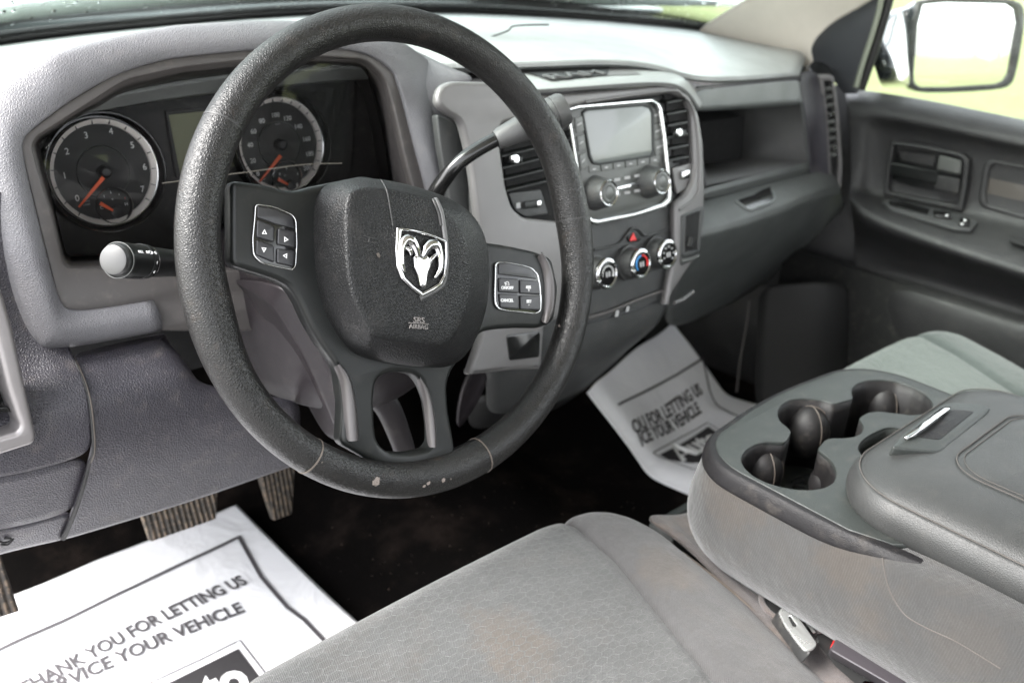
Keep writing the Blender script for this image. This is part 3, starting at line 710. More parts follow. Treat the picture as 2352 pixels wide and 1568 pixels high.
seam2 = rowq((-260, 360, .32), (0, 300, .32), (350, 230, .32), (700, 190, .32), (1160, 163, .215), (1407, 147, .215), (1530, 166, .213), (1600, 200, .213), (1836, 180, .275))
up = net('top_pad', [base_row, mid_row, crest_row, seam_row, seam2], M['upper'], dash, 3, .006, (3,))
strip('speaker_seam', [(1100, 95), (1165, 72), (1182, 60), (1260, 57)], ws((0, .40, 0)), 0, .0012, M['groove'], up)
# a dark strip of windscreen base moulding
tube('windscreen_moulding', [p+Vector((0, 0, .004)) for p in base_row], .009, M['seal'], dash, 10, 4)
# padded hood ring round the cluster
def C(x, y): return (x*.5, y*.5)
inner = [(352, 690), (165, 722), (138, 700), (112, 600), (72, 440), (46, 330), (62, 306), (150, 240), (272, 163), (400, 133), (560, 116), (700, 106), (800, 112), (868, 130), (908, 168), (932, 240), (952, 330), (985, 440), (1010, 600)]
outer = [(372, 766), (112, 814), (92, 800), (62, 760), (0, 600), (-60, 330), (-60, 190), (110, 113), (262, 78), (400, 54), (560, 44), (700, 44), (840, 66), (940, 96), (1010, 150), (1004, 240), (1008, 330), (1030, 440), (1055, 600)]
rows = []
def offs(k):   # how far the outer edge falls away, by station
    return [.004, .004, .004, .006, .008, .01, .02, .10, .12, .13, .13, .13, .12, .08, .04, .01, .0, .0, .0][k]
inn3 = [cpx(*p) for p in inner]; out3 = []
for k, p in enumerate(outer):
    out3.append(QP(p[0], p[1], CT.O-CT.N*offs(k), CT.N))
for k in range(7, 14):       # the brow is a crest above the cluster, behind the front edge
    d = ray(*outer[k]); y = [.235, .245, .25, .25, .25, .245, .235][k-7]; out3[k] = CAM+d*((y-CAM.y)/d.y)
top3 = []
inn_lip = [p-CT.N*.012+Vector((0, 0, 0)) for p in inn3]
mid = []
for k in range(len(inn3)):
    a, b = inn3[k], out3[k]; m1 = lerp(a, b, .30)+CT.N*.009; m2 = lerp(a, b, .72)+CT.N*.008
    if 7 <= k <= 13: m2 = lerp(a, b, .72)+CT.N*.006+Vector((0, 0, .006))
    mid.append((m1, m2))
back = []
for k in range(len(inn3)):
    if 7 <= k <= 13: back.append(out3[k]+Vector((0, .10, -.045)))
    elif k in (0, 1, 2): back.append(out3[k]-CT.N*.03)
    elif k >= 14: back.append(out3[k]-CT.N*.03+Vector((.004, 0, 0)))
    else: back.append(out3[k]-CT.N*.05+Vector((-.01, 0, 0)))
net('cluster_hood', [inn_lip, inn3, [m_[0] for m_ in mid], [m_[1] for m_ in mid], out3, back], M['pad'], dash, 3, .004, (1,), (7, 9, 14), False, .75)
# face between the hood and the centre stack
net('side_face', [rowq((905, 96, .27), (975, 125, .25), (1050, 165, .215), (1105, 175, .20)), rowq((930, 160, .225), (985, 200, .21), (1005, 225, .205), (1030, 260, .22)),
                  rowq((940, 260, .205), (985, 300, .20), (1020, 340, .20), (1060, 360, .21)), rowq((985, 440, .19), (1020, 450, .19), (1045, 470, .19), (1080, 480, .20)), rowq((1000, 640, .17), (1040, 660, .17), (1070, 690, .17), (1110, 700, .18))], M['pad'], dash, 3, .004)
# trim frame with the recess of the instruments
hole = [(162, 618), (146, 606), (122, 500), (96, 420), (74, 338), (84, 316), (168, 262), (290, 184), (420, 156), (560, 140), (720, 130), (840, 136), (886, 178), (908, 260), (930, 360), (960, 470), (980, 612), (600, 622), (300, 618)]
hf = [CT.px(*p, -.004) for p in hole]
po = [CT.px(p[0], p[1], -.004) for p in inner]; po = [(352, 690)] and [CT.px(*p, -.004) for p in [(352, 694), (165, 724), (136, 702), (110, 600), (70, 440), (43, 328), (60, 303), (150, 237), (272, 160), (400, 130), (560, 113), (700, 103), (800, 109), (870, 127), (911, 166), (935, 240), (955, 330), (988, 440), (1010, 600), (1010, 760), (362, 760)]]
plate('cluster_trim', [fillet(po, .006), fillet(hf, .010)], CT, -.004, .010, M['trim'], dash, .002, 50)
wall_o = [CT.P(*p, -.006) for p in fillet(hf, .010)]
far_px = [(160, 590), (150, 576), (126, 480), (106, 400), (92, 330), (98, 318), (170, 275), (290, 225), (420, 200), (560, 185), (720, 170), (800, 172), (830, 200), (850, 280), (866, 370), (880, 460), (890, 560), (600, 560), (300, 580)]
fi = fillet([GA.px(*p, -.012) for p in far_px], .010); wall_i = [GA.P(*p, -.012) for p in fi]
net('recess_wall', [wall_o, [lerp(a, b, .5) for a, b in zip(wall_o, wall_i)], wall_i], M['trim'], dash, 0, .002, (), (), True)
# ---- instrument cluster
ic = thing('instrument_cluster', 'black instrument cluster with silver-ringed rev counter and speedometer and orange needles', 'instrument cluster', tuple(GA.O))
plate('housing', [[GA.px(*p, -.012) for p in [(60, 640), (20, 250), (200, 120), (500, 100), (900, 90), (960, 300), (1010, 700), (500, 740)]]], GA, -.012, .004, M['black'], ic, .0005)
def gauge(nm, cx_, cy_, R, nums, ndl, sub, subR, sndl, subt, ticks, a0, a1, rpmtxt):
    u, v = GA.px(cx_, cy_, 0); g_ = thing('x', None, None); bpy.data.objects.remove(g_)
    ax = GA.N; O = GA.P(u, v, -.012)
    body_ = lathe(nm, O, ax, [(0, R*1.13), (.015, R*1.13), (.0165, R*1.11), (.0165, R*1.09), (.004, R*1.04), (.004, .001)], M['gloss'], ic, 64)
    lathe('chrome_edge', O, ax, [(.0150, R*1.128), (.0166, R*1.125), (.0172, R*1.115), (.0166, R*1.105)], M['dullchrome'], body_, 64, caps=False)
    lathe('ring', O, ax, [(.003, R*1.0), (.0095, R*1.005), (.0105, R*.99), (.0100, R*.975), (.0070, R*.90), (.004, R*.89)], M['dialring'], body_, 64, caps=False)
    lathe('ring_highlight', O, ax, [(.0094, R*1.008), (.0108, R*1.0), (.0104, R*.985)], M['dullchrome'], body_, 64, caps=False)
    d_ = lathe('dial', O, ax, [(.003, R*.90), (.0045, R*.90), (.0045, .0005)], M['dial'], body_, 64)
    lathe('inner_ring', O, ax, [(.0046, R*.50), (.0058, R*.49), (.0046, R*.475)], M['radio'], d_, 64, caps=False)
    F2 = Fr(GA.P(u, v, -.0072), GA.U, GA.V)
    for t in ticks:
        a = rad(t); p0 = [(R*.90*math.cos(a+e), R*.90*math.sin(a+e)) for e in (-.008, .008)]; p1 = [(R*.985*math.cos(a+e), R*.985*math.sin(a+e)) for e in (.007, -.007)]
        plate('tick', [p0+p1], Fr(GA.P(u, v, -.0018), GA.U, GA.V), -.0005, .004, M['btn'], d_, .0001)
    for s_, (x, y), sz in nums:
        a, b = GA.px(x, y, -.007); text('numeral', s_, GA, a, b, sz, M['numeral'], d_, -.0070, .0004, sx=.95)
    lathe('hub', GA.P(u, v, -.0075), ax, [(0, R*.13), (.006, R*.115), (.008, R*.07), (.0083, 0)], M['btn'], d_, 32)
    def needle(p0, p1, w0, w1, par):
        A_, B_ = Vector(GA.px(*p0, .0)), Vector(GA.px(*p1, .0)); d = (B_-A_).normalized(); nn = Vector((-d.y, d.x))
        plate('needle', [[tuple(A_+nn*w0), tuple(B_+nn*w1), tuple(B_-nn*w1), tuple(A_-nn*w0)]], GA, .0006, .0015, M['orange'], par, .0004)
    needle(ndl[0], ndl[1], .0020, .0008, d_)
    u2, v2 = GA.px(*sub, 0); O2 = GA.P(u2, v2, -.0075)
    s2 = lathe('sub_dial', O2, ax, [(0, subR), (.0040, subR), (.0045, subR*.97), (.0035, subR*.93), (.0020, subR*.91), (.0020, .0005)], M['dial'], body_, 48)
    lathe('sub_ring', O2, ax, [(.0020, subR*1.02), (.0056, subR*1.01), (.0060, subR*.985), (.0052, subR*.955)], M['dullchrome'], s2, 48, caps=False)
    lathe('hub', GA.P(*GA.px(*sndl[2], 0), -.0055), ax, [(0, subR*.38), (.003, subR*.34), (.004, subR*.2), (.0041, 0)], M['btn'], s2, 24)
    needle(sndl[0], sndl[1], .0011, .0018, s2)
    for s_, (x, y), sz, mt in subt:
        a, b = GA.px(x, y, -.004); text('numeral', s_, GA, a, b, sz, M[mt], s2, -.0048, .0004)
    for s_, (x, y), sz in rpmtxt:
        a, b = GA.px(x, y, -.007); text('print', s_, GA, a, b, sz, M['greyprint'], d_, -.0070, .0004)
    return body_
M['podblack'] = plain('pod_black', c3(.012), .6, spec=.25)
M['numeral'] = plain('dial_numerals', c3(.85, .85, .85), .6)
hC = lambda x, y: (x*.5, y*.5)
R_t = abs(GA.px(369, 393, 0)[0]-GA.px(118, 400, 0)[0])/2
gauge('tachometer', 244, 396, R_t, [(s_, hC(*p), .0060) for s_, p in (('0', (355, 912)), ('1', (297, 808)), ('2', (308, 697)), ('3', (395, 623)), ('4', (510, 605)), ('5', (608, 668)), ('6', (665, 768)), ('7', (655, 870)))],
      (hC(475, 815), hC(362, 952)), hC(531, 945), R_t*.345, (hC(520, 968), hC(460, 933), hC(545, 975)), [('C', hC(468, 955), .0028, 'numeral'), ('H', hC(582, 938), .0030, 'numeral'), ('I', hC(510, 885), .0026, 'numeral'), ('I', hC(480, 903), .002, 'numeral'), ('I', hC(548, 895), .002, 'numeral'), ('I', hC(576, 912), .0024, 'red'), ('=', hC(518, 917), .0028, 'numeral')],
      [228-270*k/14 for k in range(-0, 15)], 0, 0, [('RPM', hC(400, 925), .0018), ('x1000', hC(398, 940), .0018)])
gauge('speedometer', 650, 333, R_t*1.0, [(s_, hC(*p), .0050) for s_, p in (('0', (1185, 800)), ('20', (1162, 740)), ('40', (1150, 668)), ('60', (1165, 605)), ('80', (1203, 557)), ('100', (1265, 530)), ('120', (1320, 545)), ('140', (1370, 583)), ('160', (1408, 640)), ('180', (1422, 708)), ('200', (1412, 772)))],
      (hC(1290, 715), hC(1192, 835)), hC(1325, 812), R_t*.345, (hC(1323, 848), hC(1278, 822), hC(1345, 855)), [('E', hC(1288, 800), .0026, 'numeral'), ('F', hC(1370, 800), .0028, 'numeral'), ('I', hC(1318, 775), .0024, 'numeral'), ('=', hC(1310, 808), .0028, 'numeral')],
      [228-270*k/20 for k in range(0, 21)], 0, 0, [('km/h', hC(1275, 570), .0020)])
ds = plate('display', [pxl(GA, [(386, 262), (560, 245), (570, 380), (412, 402)], -.009, .001)], GA, -.009, .003, M['lcd'], ic, .0003)
plate('display_frame', [pxl(GA, [(380, 255), (566, 237), (576, 387), (406, 410)], -.008, .002), pxl(GA, [(388, 264), (558, 247), (568, 378), (414, 400)], -.008, .001)], GA, -.008, .004, M['dial'], ds, .0006)
# clear lens, curved slightly, with a reflection painted as a thin pale strip across it
LN = Fr((0, .262, 0), (1, 0, 0), (0, -.10, 1))
plate('lens', [[LN.px(*p, 0) for p in [(150, 588), (90, 330), (180, 250), (420, 168), (720, 145), (840, 150), (880, 300), (920, 560)]]], LN, 0, .0015, M['lens'], ic, .0002)
tube('lens_reflection', [LN.at(372, 421, .001), LN.at(470, 408, .001), LN.at(600, 391, .001), LN.at(700, 378, .001), LN.at(785, 375, .001)], .00045, plain('lens_reflection', c3(.26, .235, .20), .4), ic, 6, 3)

# ---- lower dash left of the column
Lrows = [rowq((-150, 440, .20), (-60, 440, .20), (0, 440, .20), (30, 448, .20), (60, 452, .215)),
         rowq((-150, 650, .195), (-40, 650, .195), (30, 650, .195), (62, 655, .19), (95, 655, .21)),
         rowq((-150, 830, .19), (-10, 830, .185), (70, 822, .18), (110, 820, .175), (168, 818, .172)),
         rowq((-150, 880, .16), (0, 880, .16), (84, 878, .155), (130, 860, .150), (184, 852, .148)),
         rowq((-150, 960, .132), (10, 960, .13), (95, 940, .128), (150, 915, .126), (203, 898, .124)),
         rowq((-150, 1030, .121), (0, 1030, .12), (90, 1010, .12), (150, 998, .12), (212, 985, .12)),
         rowq((-150, 1110, .122), (0, 1098, .122), (90, 1076, .122), (150, 1060, .122), (211, 1038, .122))]
net('side_panel', Lrows, M['dark'], dash, 3, .004, (), ())
net('fuse_panel', [rowq((-150, 1113, .124), (0, 1101, .124), (100, 1076, .124), (210, 1044, .124)), rowq((-150, 1180, .135), (0, 1164, .135), (90, 1143, .135), (196, 1110, .135)),
                   rowq((-150, 1240, .145), (0, 1217, .145), (85, 1198, .145), (176, 1172, .145))], M['dark'], dash, 2, .004, (0, 2))
fpn = net('lower_edge_panel', [rowq((-150, 1244, .146), (0, 1221, .146), (85, 1201, .146), (176, 1175, .146)), rowq((-150, 1280, .152), (0, 1248, .152), (80, 1228, .152), (158, 1205, .152)),
                         rowq((-150, 1312, .160), (0, 1269, .160), (70, 1252, .160), (142, 1237, .160)), rowq((-150, 1320, .20), (0, 1272, .20), (70, 1255, .20), (142, 1240, .20))], M['dark'], dash, 2, .004, (0, 2))
for pts in ([(-6, 1240), (8, 1246), (22, 1242), (24, 1236), (10, 1236)], [(2, 1250), (18, 1250), (30, 1238)], [(26, 1240), (32, 1236)]):
    tube('bonnet_symbol', [Q(x, y, 'y', .149) for x, y in pts], .0009, M['groove'], fpn, 6, 4)
knee = net('knee_panel', [rowq((170, 812, .19), (240, 795, .19), (310, 780, .19), (374, 764, .19), (382, 770, .19)), rowq((172, 822, .172), (240, 806, .172), (310, 790, .172), (378, 776, .172), (386, 784, .19)),
      rowq((190, 868, .147), (262, 850, .147), (335, 832, .147), (408, 818, .147), (420, 824, .165)), rowq((203, 905, .127), (282, 886, .127), (360, 868, .127), (434, 854, .127), (446, 862, .14)),
      rowq((209, 935, .121), (290, 918, .121), (372, 900, .121), (450, 884, .121), (462, 888, .13)),
      rowq((217, 985, .119), (310, 966, .119), (400, 948, .119), (484, 933, .119), (680, 915, .119)), rowq((216, 1030, .119), (310, 1008, .119), (405, 985, .119), (500, 962, .119), (690, 935, .119)),
      rowq((192, 1110, .128), (300, 1080, .128), (420, 1048, .128), (540, 1015, .128), (690, 985, .128)),
      rowq((162, 1195, .145), (300, 1152, .145), (440, 1110, .145), (580, 1068, .145), (690, 1040, .145)), rowq((144, 1237, .155), (302, 1190, .155), (460, 1142, .155), (610, 1088, .155), (690, 1062, .155)),
      rowq((146, 1240, .20), (302, 1193, .20), (460, 1145, .20), (610, 1091, .20), (690, 1065, .20))], M['dark'], dash, 3, .004, (1, 9), ())
tube('panel_gap', [Q(x, y, 'y', d) for x, y, d in ((166, 818, .170), (186, 860, .146), (201, 902, .124), (210, 955, .118), (215, 1030, .1175), (206, 1062, .124), (192, 1115, .130), (170, 1180, .143), (145, 1236, .157))], [.0012, .0012, .0012, .0013, .0014, .0014, .0016, .0020, .0024], M['groove'], knee, 8, 4)
tube('panel_edge_dust', [Q(x, y, 'y', d) for x, y, d in ((169, 818, .170), (189, 860, .145), (204, 902, .123), (213, 955, .117), (218, 1030, .1165), (209, 1062, .123))], .0007, M['wornseam'], knee, 8, 4)
# left outer air vent with silver frame
VF = Fr((-.28, .128, -.1), (1, 0, 0), (0, .15, 1))
fr_o = pxl(VF, [(-140, 600), (-25, 620), (8, 725), (40, 870), (66, 985), (60, 1003), (-140, 1065)], 0, .008); fr_i = pxl(VF, [(-120, 650), (-65, 660), (-30, 760), (0, 880), (28, 962), (22, 975), (-120, 1016)], 0, .006)
avf = plate('outer_vent', [fr_o, fr_i], VF, .020, .05, M['silver'], dash, .004, 50, 4)
plate('vent_back', [fr_o], VF, -.01, .003, M['gloss'], avf, .0005)
for k in range(4):
    plate('vane', [pxl(VF, [(-120, 700+k*80), (-10+k*8, 690+k*80), (0+k*8, 702+k*80), (-120, 712+k*80)], 0, .0005)], VF, .005, .006, M['gloss'], avf, .0008)

# ---- passenger side
pp = net('passenger_panel', [rowq((1590, 206, .202), (1700, 196, .222), (1800, 186, .245), (1838, 183, .262)), rowq((1590, 225, .198), (1700, 212, .219), (1800, 200, .242), (1842, 197, .260)), rowq((1590, 250, .197), (1700, 243, .216), (1800, 236, .238), (1845, 233, .252)),
          rowq((1590, 258, .21), (1700, 251, .23), (1800, 244, .25), (1845, 241, .262))], M['ppanel'], dash, 2, .004, (0, 2))
tube('seam_line', rowq((1600, 201, .199), (1700, 190, .219), (1800, 179, .243), (1836, 176, .260)), .0014, M['groove'], pp, 6, 3)
# storage bin: opening with a real recess
o_ = {'tl': Q(1600, 252, 'y', .20), 'tr': Q(1840, 236, 'y', .252), 'br': Q(1853, 372, 'y', .235), 'bl': Q(1622, 424, 'y', .185)}
dv = Vector((.0, .23, -.01))
b_ = {k: v+dv for k, v in o_.items()}; b_['bl'] += Vector((0, 0, -.03)); b_['br'] += Vector((-.01, 0, -.03))
M['bin'] = grain('bin_dark', c3(.05), .5, 600, .0002, dust=.05)
binp = net('storage_bin', [[o_['tl'], lerp(o_['tl'], o_['tr'], .5), o_['tr'], lerp(o_['tr'], o_['br'], .5), o_['br'], lerp(o_['br'], o_['bl'], .5), o_['bl'], lerp(o_['bl'], o_['tl'], .5)],
      [b_['tl'], lerp(b_['tl'], b_['tr'], .5), b_['tr'], lerp(b_['tr'], b_['br'], .5), b_['br'], lerp(b_['br'], b_['bl'], .5), b_['bl'], lerp(b_['bl'], b_['tl'], .5)]], M['bin'], dash, 0, .003, (), (), True)
mesh_obj('bin_back', [b_['tl'], b_['tr'], b_['br'], b_['bl']], [(0, 1, 2, 3)], M['bin'], binp)
net('bin_side_rim', [[Q(1838, 236, 'y', .252), Q(1846, 300, 'y', .245), Q(1853, 372, 'y', .235)], [Q(1843, 233, 'y', .250), Q(1852, 300, 'y', .243), Q(1860, 378, 'y', .232)], [Q(1850, 230, 'y', .262), Q(1862, 300, 'y', .255), Q(1868, 384, 'y', .244)]], M['panel'], dash, 2, .003)
lip = net('bin_lip', [rowq((1610, 430, .205), (1700, 408, .215), (1780, 388, .23), (1856, 370, .245)), rowq((1610, 434, .186), (1700, 411, .20), (1780, 391, .215), (1857, 374, .232)), rowq((1610, 447, .181), (1700, 424, .195), (1780, 403, .211), (1860, 384, .228)), rowq((1610, 462, .184), (1700, 438, .198), (1780, 417, .214), (1864, 398, .230))], M['panel'], dash, 3, .003, (1, 2), (), False, .6)
glv = net('glovebox_panel', [rowq((1590, 462, .190), (1700, 437, .202), (1790, 414, .217), (1862, 397, .232), (1888, 385, .240), (1912, 380, .25)),
      rowq((1590, 480, .160), (1700, 455, .175), (1790, 430, .193), (1860, 410, .212), (1895, 398, .225), (1922, 395, .24)),
      rowq((1590, 532, .125), (1700, 505, .14), (1790, 474, .158), (1860, 444, .178), (1898, 430, .198), (1928, 425, .215)),
      rowq((1590, 550, .120), (1700, 522, .135), (1790, 492, .153), (1860, 462, .173), (1900, 448, .193), (1932, 445, .21)),
      rowq((1548, 640, .165), (1690, 598, .18), (1785, 562, .198), (1860, 522, .215), (1905, 492, .23), (1940, 478, .245)),
      rowq((1535, 700, .24), (1670, 655, .25), (1760, 615, .26), (1850, 562, .27), (1905, 525, .28), (1945, 500, .29)),
      rowq((1520, 770, .34), (1670, 705, .35), (1760, 650, .36), (1850, 585, .37), (1905, 545, .37), (1945, 510, .37))], M['panel'], dash, 3, .004, (2, 3), (), False, .5)
lt = patch_on('glovebox_latch', glv, [(1690, 462), (1728, 450), (1752, 436), (1768, 430), (1772, 448), (1776, 456), (1768, 466), (1742, 474), (1722, 482), (1700, 470)], M['gloss'], glv, .0010)
strip_on('latch_edge', glv, [(1690, 463), (1702, 473), (1722, 484), (1744, 476), (1770, 467), (1778, 456), (1773, 440)], .0020, M['ppanel'], lt, .0012)
# vertical end pad and end vent
net('end_pad', [rowq((1836, 172, .262), (1846, 165, .272), (1862, 162, .275), (1885, 172, .265)), rowq((1845, 233, .250), (1856, 225, .258), (1875, 220, .258), (1893, 225, .25)),
      rowq((1855, 300, .243), (1866, 295, .248), (1884, 292, .246), (1899, 295, .24)), rowq((1862, 380, .232), (1872, 375, .236), (1888, 372, .235), (1902, 375, .23)), rowq((1862, 400, .23), (1874, 402, .228), (1890, 408, .226), (1904, 415, .225)), rowq((1880, 440, .215), (1890, 445, .215), (1900, 455, .215), (1905, 470, .218))], M['dark'], dash, 3, .004)
VE = Fr(Q(1905, 300, 'x', 1.055), (.80, -.60, 0), (0, 0, 1))
ev_o = [(1880, 173), (1915, 173), (1928, 260), (1936, 380), (1933, 432), (1925, 442), (1902, 455), (1903, 400), (1896, 280)]
ev_i = [(1893, 186), (1909, 187), (1919, 262), (1926, 380), (1923, 425), (1909, 440), (1910, 395), (1903, 280)]
ev = plate('end_vent', [pxl(VE, ev_o, 0, .006), pxl(VE, ev_i, 0, .003)], VE, 0, .012, M['bezel'], dash, .002)
plate('vent_back', [pxl(VE, ev_i, 0, .003)], VE, -.009, .002, M['void'], ev, .0002)
for k in range(9):
    y0 = 202+k*19; plate('vane', [pxl(VE, [(1897+k*1.6, y0), (1917+k*1.0, y0-3), (1918+k*1.0, y0+5), (1898+k*1.6, y0+8)], 0, .001)], VE, -.003, .004, M['radio'], ev, .0006)
for y0, x0 in ((262, 1903), (340, 1912)): lathe('slider', VE.at(x0+4, y0, .001), VE.N, [(0, .004), (.004, .0035)], M['dullchrome'], ev, 16)
net('vent_top', [rowq((1838, 168, .29), (1850, 150, .30), (1870, 140, .31), (1900, 145, .30)), rowq((1870, 170, .275), (1880, 160, .28), (1895, 158, .28), (1912, 165, .28)), rowq((1884, 176, .265), (1894, 174, .27), (1905, 174, .27), (1917, 178, .27))], M['gloss'], dash, 2, .003)
# firewall, and an added black blocker box darkening the cavity behind the lower dash
vd = mesh_obj('firewall', [(-.46, .80, -.62), (1.16, .80, -.62), (1.16, .80, .03), (-.46, .80, .03)], [(0, 1, 2, 3)], M['carpet']); vd['kind'] = 'structure'; solid(vd, .01)
mesh_obj('dark_blocker', [(-.46, .34, -.02), (1.15, .36, -.06), (1.15, .78, -.05), (-.46, .78, -.02), (-.46, .34, -.22), (1.15, .36, -.26), (1.15, .78, -.3), (-.46, .78, -.3)], [(0, 1, 2, 3), (4, 5, 6, 7), (0, 1, 5, 4), (3, 2, 6, 7)], M['void'], dash, False)
# ================================================================ CENTRE STACK
D3 = lambda pts: [(980+.4375*p[0], 98+.4375*p[1])+tuple(p[2:]) for p in pts]
D4 = lambda pts: [(1470+.5*p[0], .5*p[1])+tuple(p[2:]) for p in pts]
D6 = lambda pts: [(1274+.375*p[0], 686+.375*p[1])+tuple(p[2:]) for p in pts]
D7 = lambda pts: [(1568+.5*p[0], 784+.5*p[1])+tuple(p[2:]) for p in pts]
D8 = lambda pts: [(588+.4583*p[0], 882+.4583*p[1])+tuple(p[2:]) for p in pts]
DF = lambda pts: [(1274+.3126*p[0], 392+.3126*p[1])+tuple(p[2:]) for p in pts]
D2 = lambda pts: [(882+.375*p[0], .375*p[1])+tuple(p[2:]) for p in pts]
cs = thing('centre_stack', 'silver-grey centre stack with air vents, hazard button and three chrome climate knobs', 'control console', tuple(ST.O))
sp = lambda x, y, h=0: ST.at(x, y, h)
# dark panel carrying the knobs, folding back under at the bottom
net('control_panel', [[sp(1060, 300, -.006), sp(1345, 235, -.006), sp(1460, 215, -.006), sp(1575, 200, -.006)], [sp(1090, 560, -.004), sp(1345, 500, -.004), sp(1460, 480, -.004), sp(1553, 462, -.004)],
     [sp(1110, 640, -.003), sp(1345, 590, -.003), sp(1460, 560, -.003), sp(1556, 530, -.003)],
     [sp(1120, 790, -.004), sp(1345, 745, -.004), sp(1450, 715, -.004), sp(1540, 690, -.004)], [sp(1120, 870, -.015), sp(1340, 830, -.015), sp(1430, 800, -.015), sp(1515, 745, -.015)],
     [sp(1120, 925, -.045), sp(1300, 880, -.045), sp(1380, 845, -.045), sp(1470, 780, -.045)], [sp(1120, 960, -.10), sp(1280, 930, -.10), sp(1330, 900, -.10), sp(1390, 850, -.10)]], M['darkfine'], cs, 3, .004)
net('lower_pod', [[sp(1090, 905, -.10), sp(1290, 880, -.10), sp(1380, 845, -.10), sp(1468, 775, -.10)], [sp(1080, 950, -.16), sp(1270, 925, -.16), sp(1345, 885, -.16), sp(1420, 830, -.16)], [sp(1070, 1000, -.24), sp(1250, 955, -.24), sp(1310, 920, -.24), sp(1360, 880, -.24)]], M['podblack'], cs, 2, .004)
bo1 = [(1003, 240, .008), (1010, 200, .008), (1038, 186, .006), (1120, 188, .006), (1200, 212, .006), (1255, 218, .002), (1520, 196, .01), (1560, 203, .012), (1588, 228, .012), (1607, 265, .006), (1617, 330, .004), (1621, 440, .004), (1619, 475, .002), (1606, 592, .004), (1590, 606, .003), (1546, 673, .003), (1537, 702, .002), (1530, 700, .001), (1537, 650, .001), (1552, 560, .002), (1552, 480, .004),
       (1554, 464, .004), (1577, 446, .008), (1590, 418, .008), (1597, 380, .004), (1592, 262, .006), (1578, 228, .008), (1545, 214, .006), (1350, 240, .002), (1152, 285, .008), (1150, 330, .004), (1164, 430, .004), (1178, 478, .008), (1205, 500, .006), (1320, 512, .002), (1345, 600, .001), (1330, 705, .002), (1252, 750, .002), (1245, 848, .003), (1180, 850, .002), (1076, 862, .003), (1108, 765, .004), (1106, 620, .003), (1100, 520, .004), (1086, 405, .004), (1074, 335, .004), (1059, 277, .01), (1030, 262, .006)]
bz = plate('bezel', [pxl(ST, bo1, .008)], ST, .008, .012, M['bezel'], cs, .005, 50, 4)
plate('pocket', [pxl(ST, [(1163, 770), (1242, 760), (1240, 820), (1170, 828)], .009, .004)], ST, .0088, .004, M['gloss'], cs, .001)
plate('side_shadow_panel', [pxl(ST, [(1003, 262), (1030, 272), (1062, 300), (1078, 400), (1100, 520), (1112, 640), (1060, 640), (1030, 440), (1012, 340)], -.012, .004)], ST, -.012, .01, M['darkfine'], cs, .002)
net('column_side_trim', [[sp(1128, 760, -.01), sp(1110, 800, -.01), sp(1085, 850, -.01), sp(1060, 900, -.02)], [sp(1120, 880, -.02), sp(1100, 920, -.03), sp(1075, 960, -.05), sp(1045, 1000, -.07)]], M['shroud'], cs, 2, .004)
# inner frame step of the bezel
strip('bezel_step', [(1345, 235), (1530, 209), (1566, 218), (1592, 252), (1604, 330), (1606, 420), (1596, 455), (1560, 482)], ST, .0085, .0018, M['bezel'], bz)
# upper storage tray with raised word
TR = Fr(Q(1330, 165, 'y', .21), (1, 0, 0), (0, .9, .22))
cap = net('top_cap', [rowq((1120, 224, .162), (1180, 219, .158), (1260, 213, .152), (1400, 203, .150), (1520, 194, .150), (1572, 205, .155), (1602, 252, .165)),
    rowq((1120, 212, .158), (1180, 209, .154), (1260, 205, .148), (1400, 195, .146), (1520, 186, .146), (1577, 197, .151), (1607, 249, .162)),
    rowq((1115, 196, .170), (1180, 193, .166), (1262, 190, .160), (1400, 178, .158), (1520, 173, .158), (1580, 184, .165), (1611, 244, .172)),
    rowq((1110, 184, .200), (1170, 180, .195), (1240, 178, .185), (1396, 172, .180), (1520, 167, .183), (1580, 178, .188), (1613, 240, .19)),
    rowq((1120, 170, .235), (1165, 164, .230), (1210, 160, .225), (1402, 148, .222), (1520, 154, .218), (1574, 168, .215), (1613, 234, .21))], plain('stack_cap_grey', c3(.22, .225, .22), .4, bump=.00004), cs, 3, .003, (1,), (), False, .6)
patch_on('tray_floor', cap, [(1186, 165), (1400, 152), (1432, 150), (1472, 172), (1394, 175), (1264, 188), (1236, 178)], M['bezel'], cap)
tw = patch_on('tray_well', cap, [(1195, 166), (1401, 153), (1394, 174), (1330, 181), (1264, 187), (1236, 177)], M['doorp'], cap, .0016)
_p = [on(cap, *q, .0022) for q in ((1262, 184), (1388, 172), (1320, 160))]
TY = Fr(_p[0], _p[1]-_p[0], _p[2]-_p[0])
text('lettering', 'RAM', TY, *TY.px(1322, 172, .001), .018, plain('raised_letters', c3(.075), .4), cap, .0012, .002, width=abs(TY.px(1380, 168, 0)[0]-TY.px(1265, 180, 0)[0]))
# vents
def vent(nm, hole_, vanes, slider, par):
    b = plate(nm, [pxl(ST, hole_, -.002, .003)], ST, -.002, .003, M['void'], par, .0005)
    (xa, ya), (xb, yb), dy, n_ = vanes
    for k in range(n_):
        y0, y1 = ya+k*dy, yb+k*dy; sl = 1.0*k
        P = [sp(xa+sl, y0, .006), sp(xb+sl*.6, y1, .006), sp(xb+sl*.6, y1+5.5, .006), sp(xa+sl, y0+5.5, .006)]
        Bk = [p-ST.N*.012+Vector((0, 0, .003)) for p in P]
        hexa('vane', P+Bk, M['satin'], b, .0009)
    for x, y in slider:
        lathe('slider', sp(x, y, .006), ST.N, [(0, .0058), (.004, .0055), (.006, .004)], M['dullchrome'], b, 20)
        hexa('slider_wing', [sp(x-8, y-3, .008), sp(x+22, y-6, .008), sp(x+22, y+8, .008), sp(x-8, y+10, .008)]+[sp(x-8, y-3, .002), sp(x+22, y-6, .002), sp(x+22, y+8, .002), sp(x-8, y+10, .002)], M['satin'], b, .001)
    return b
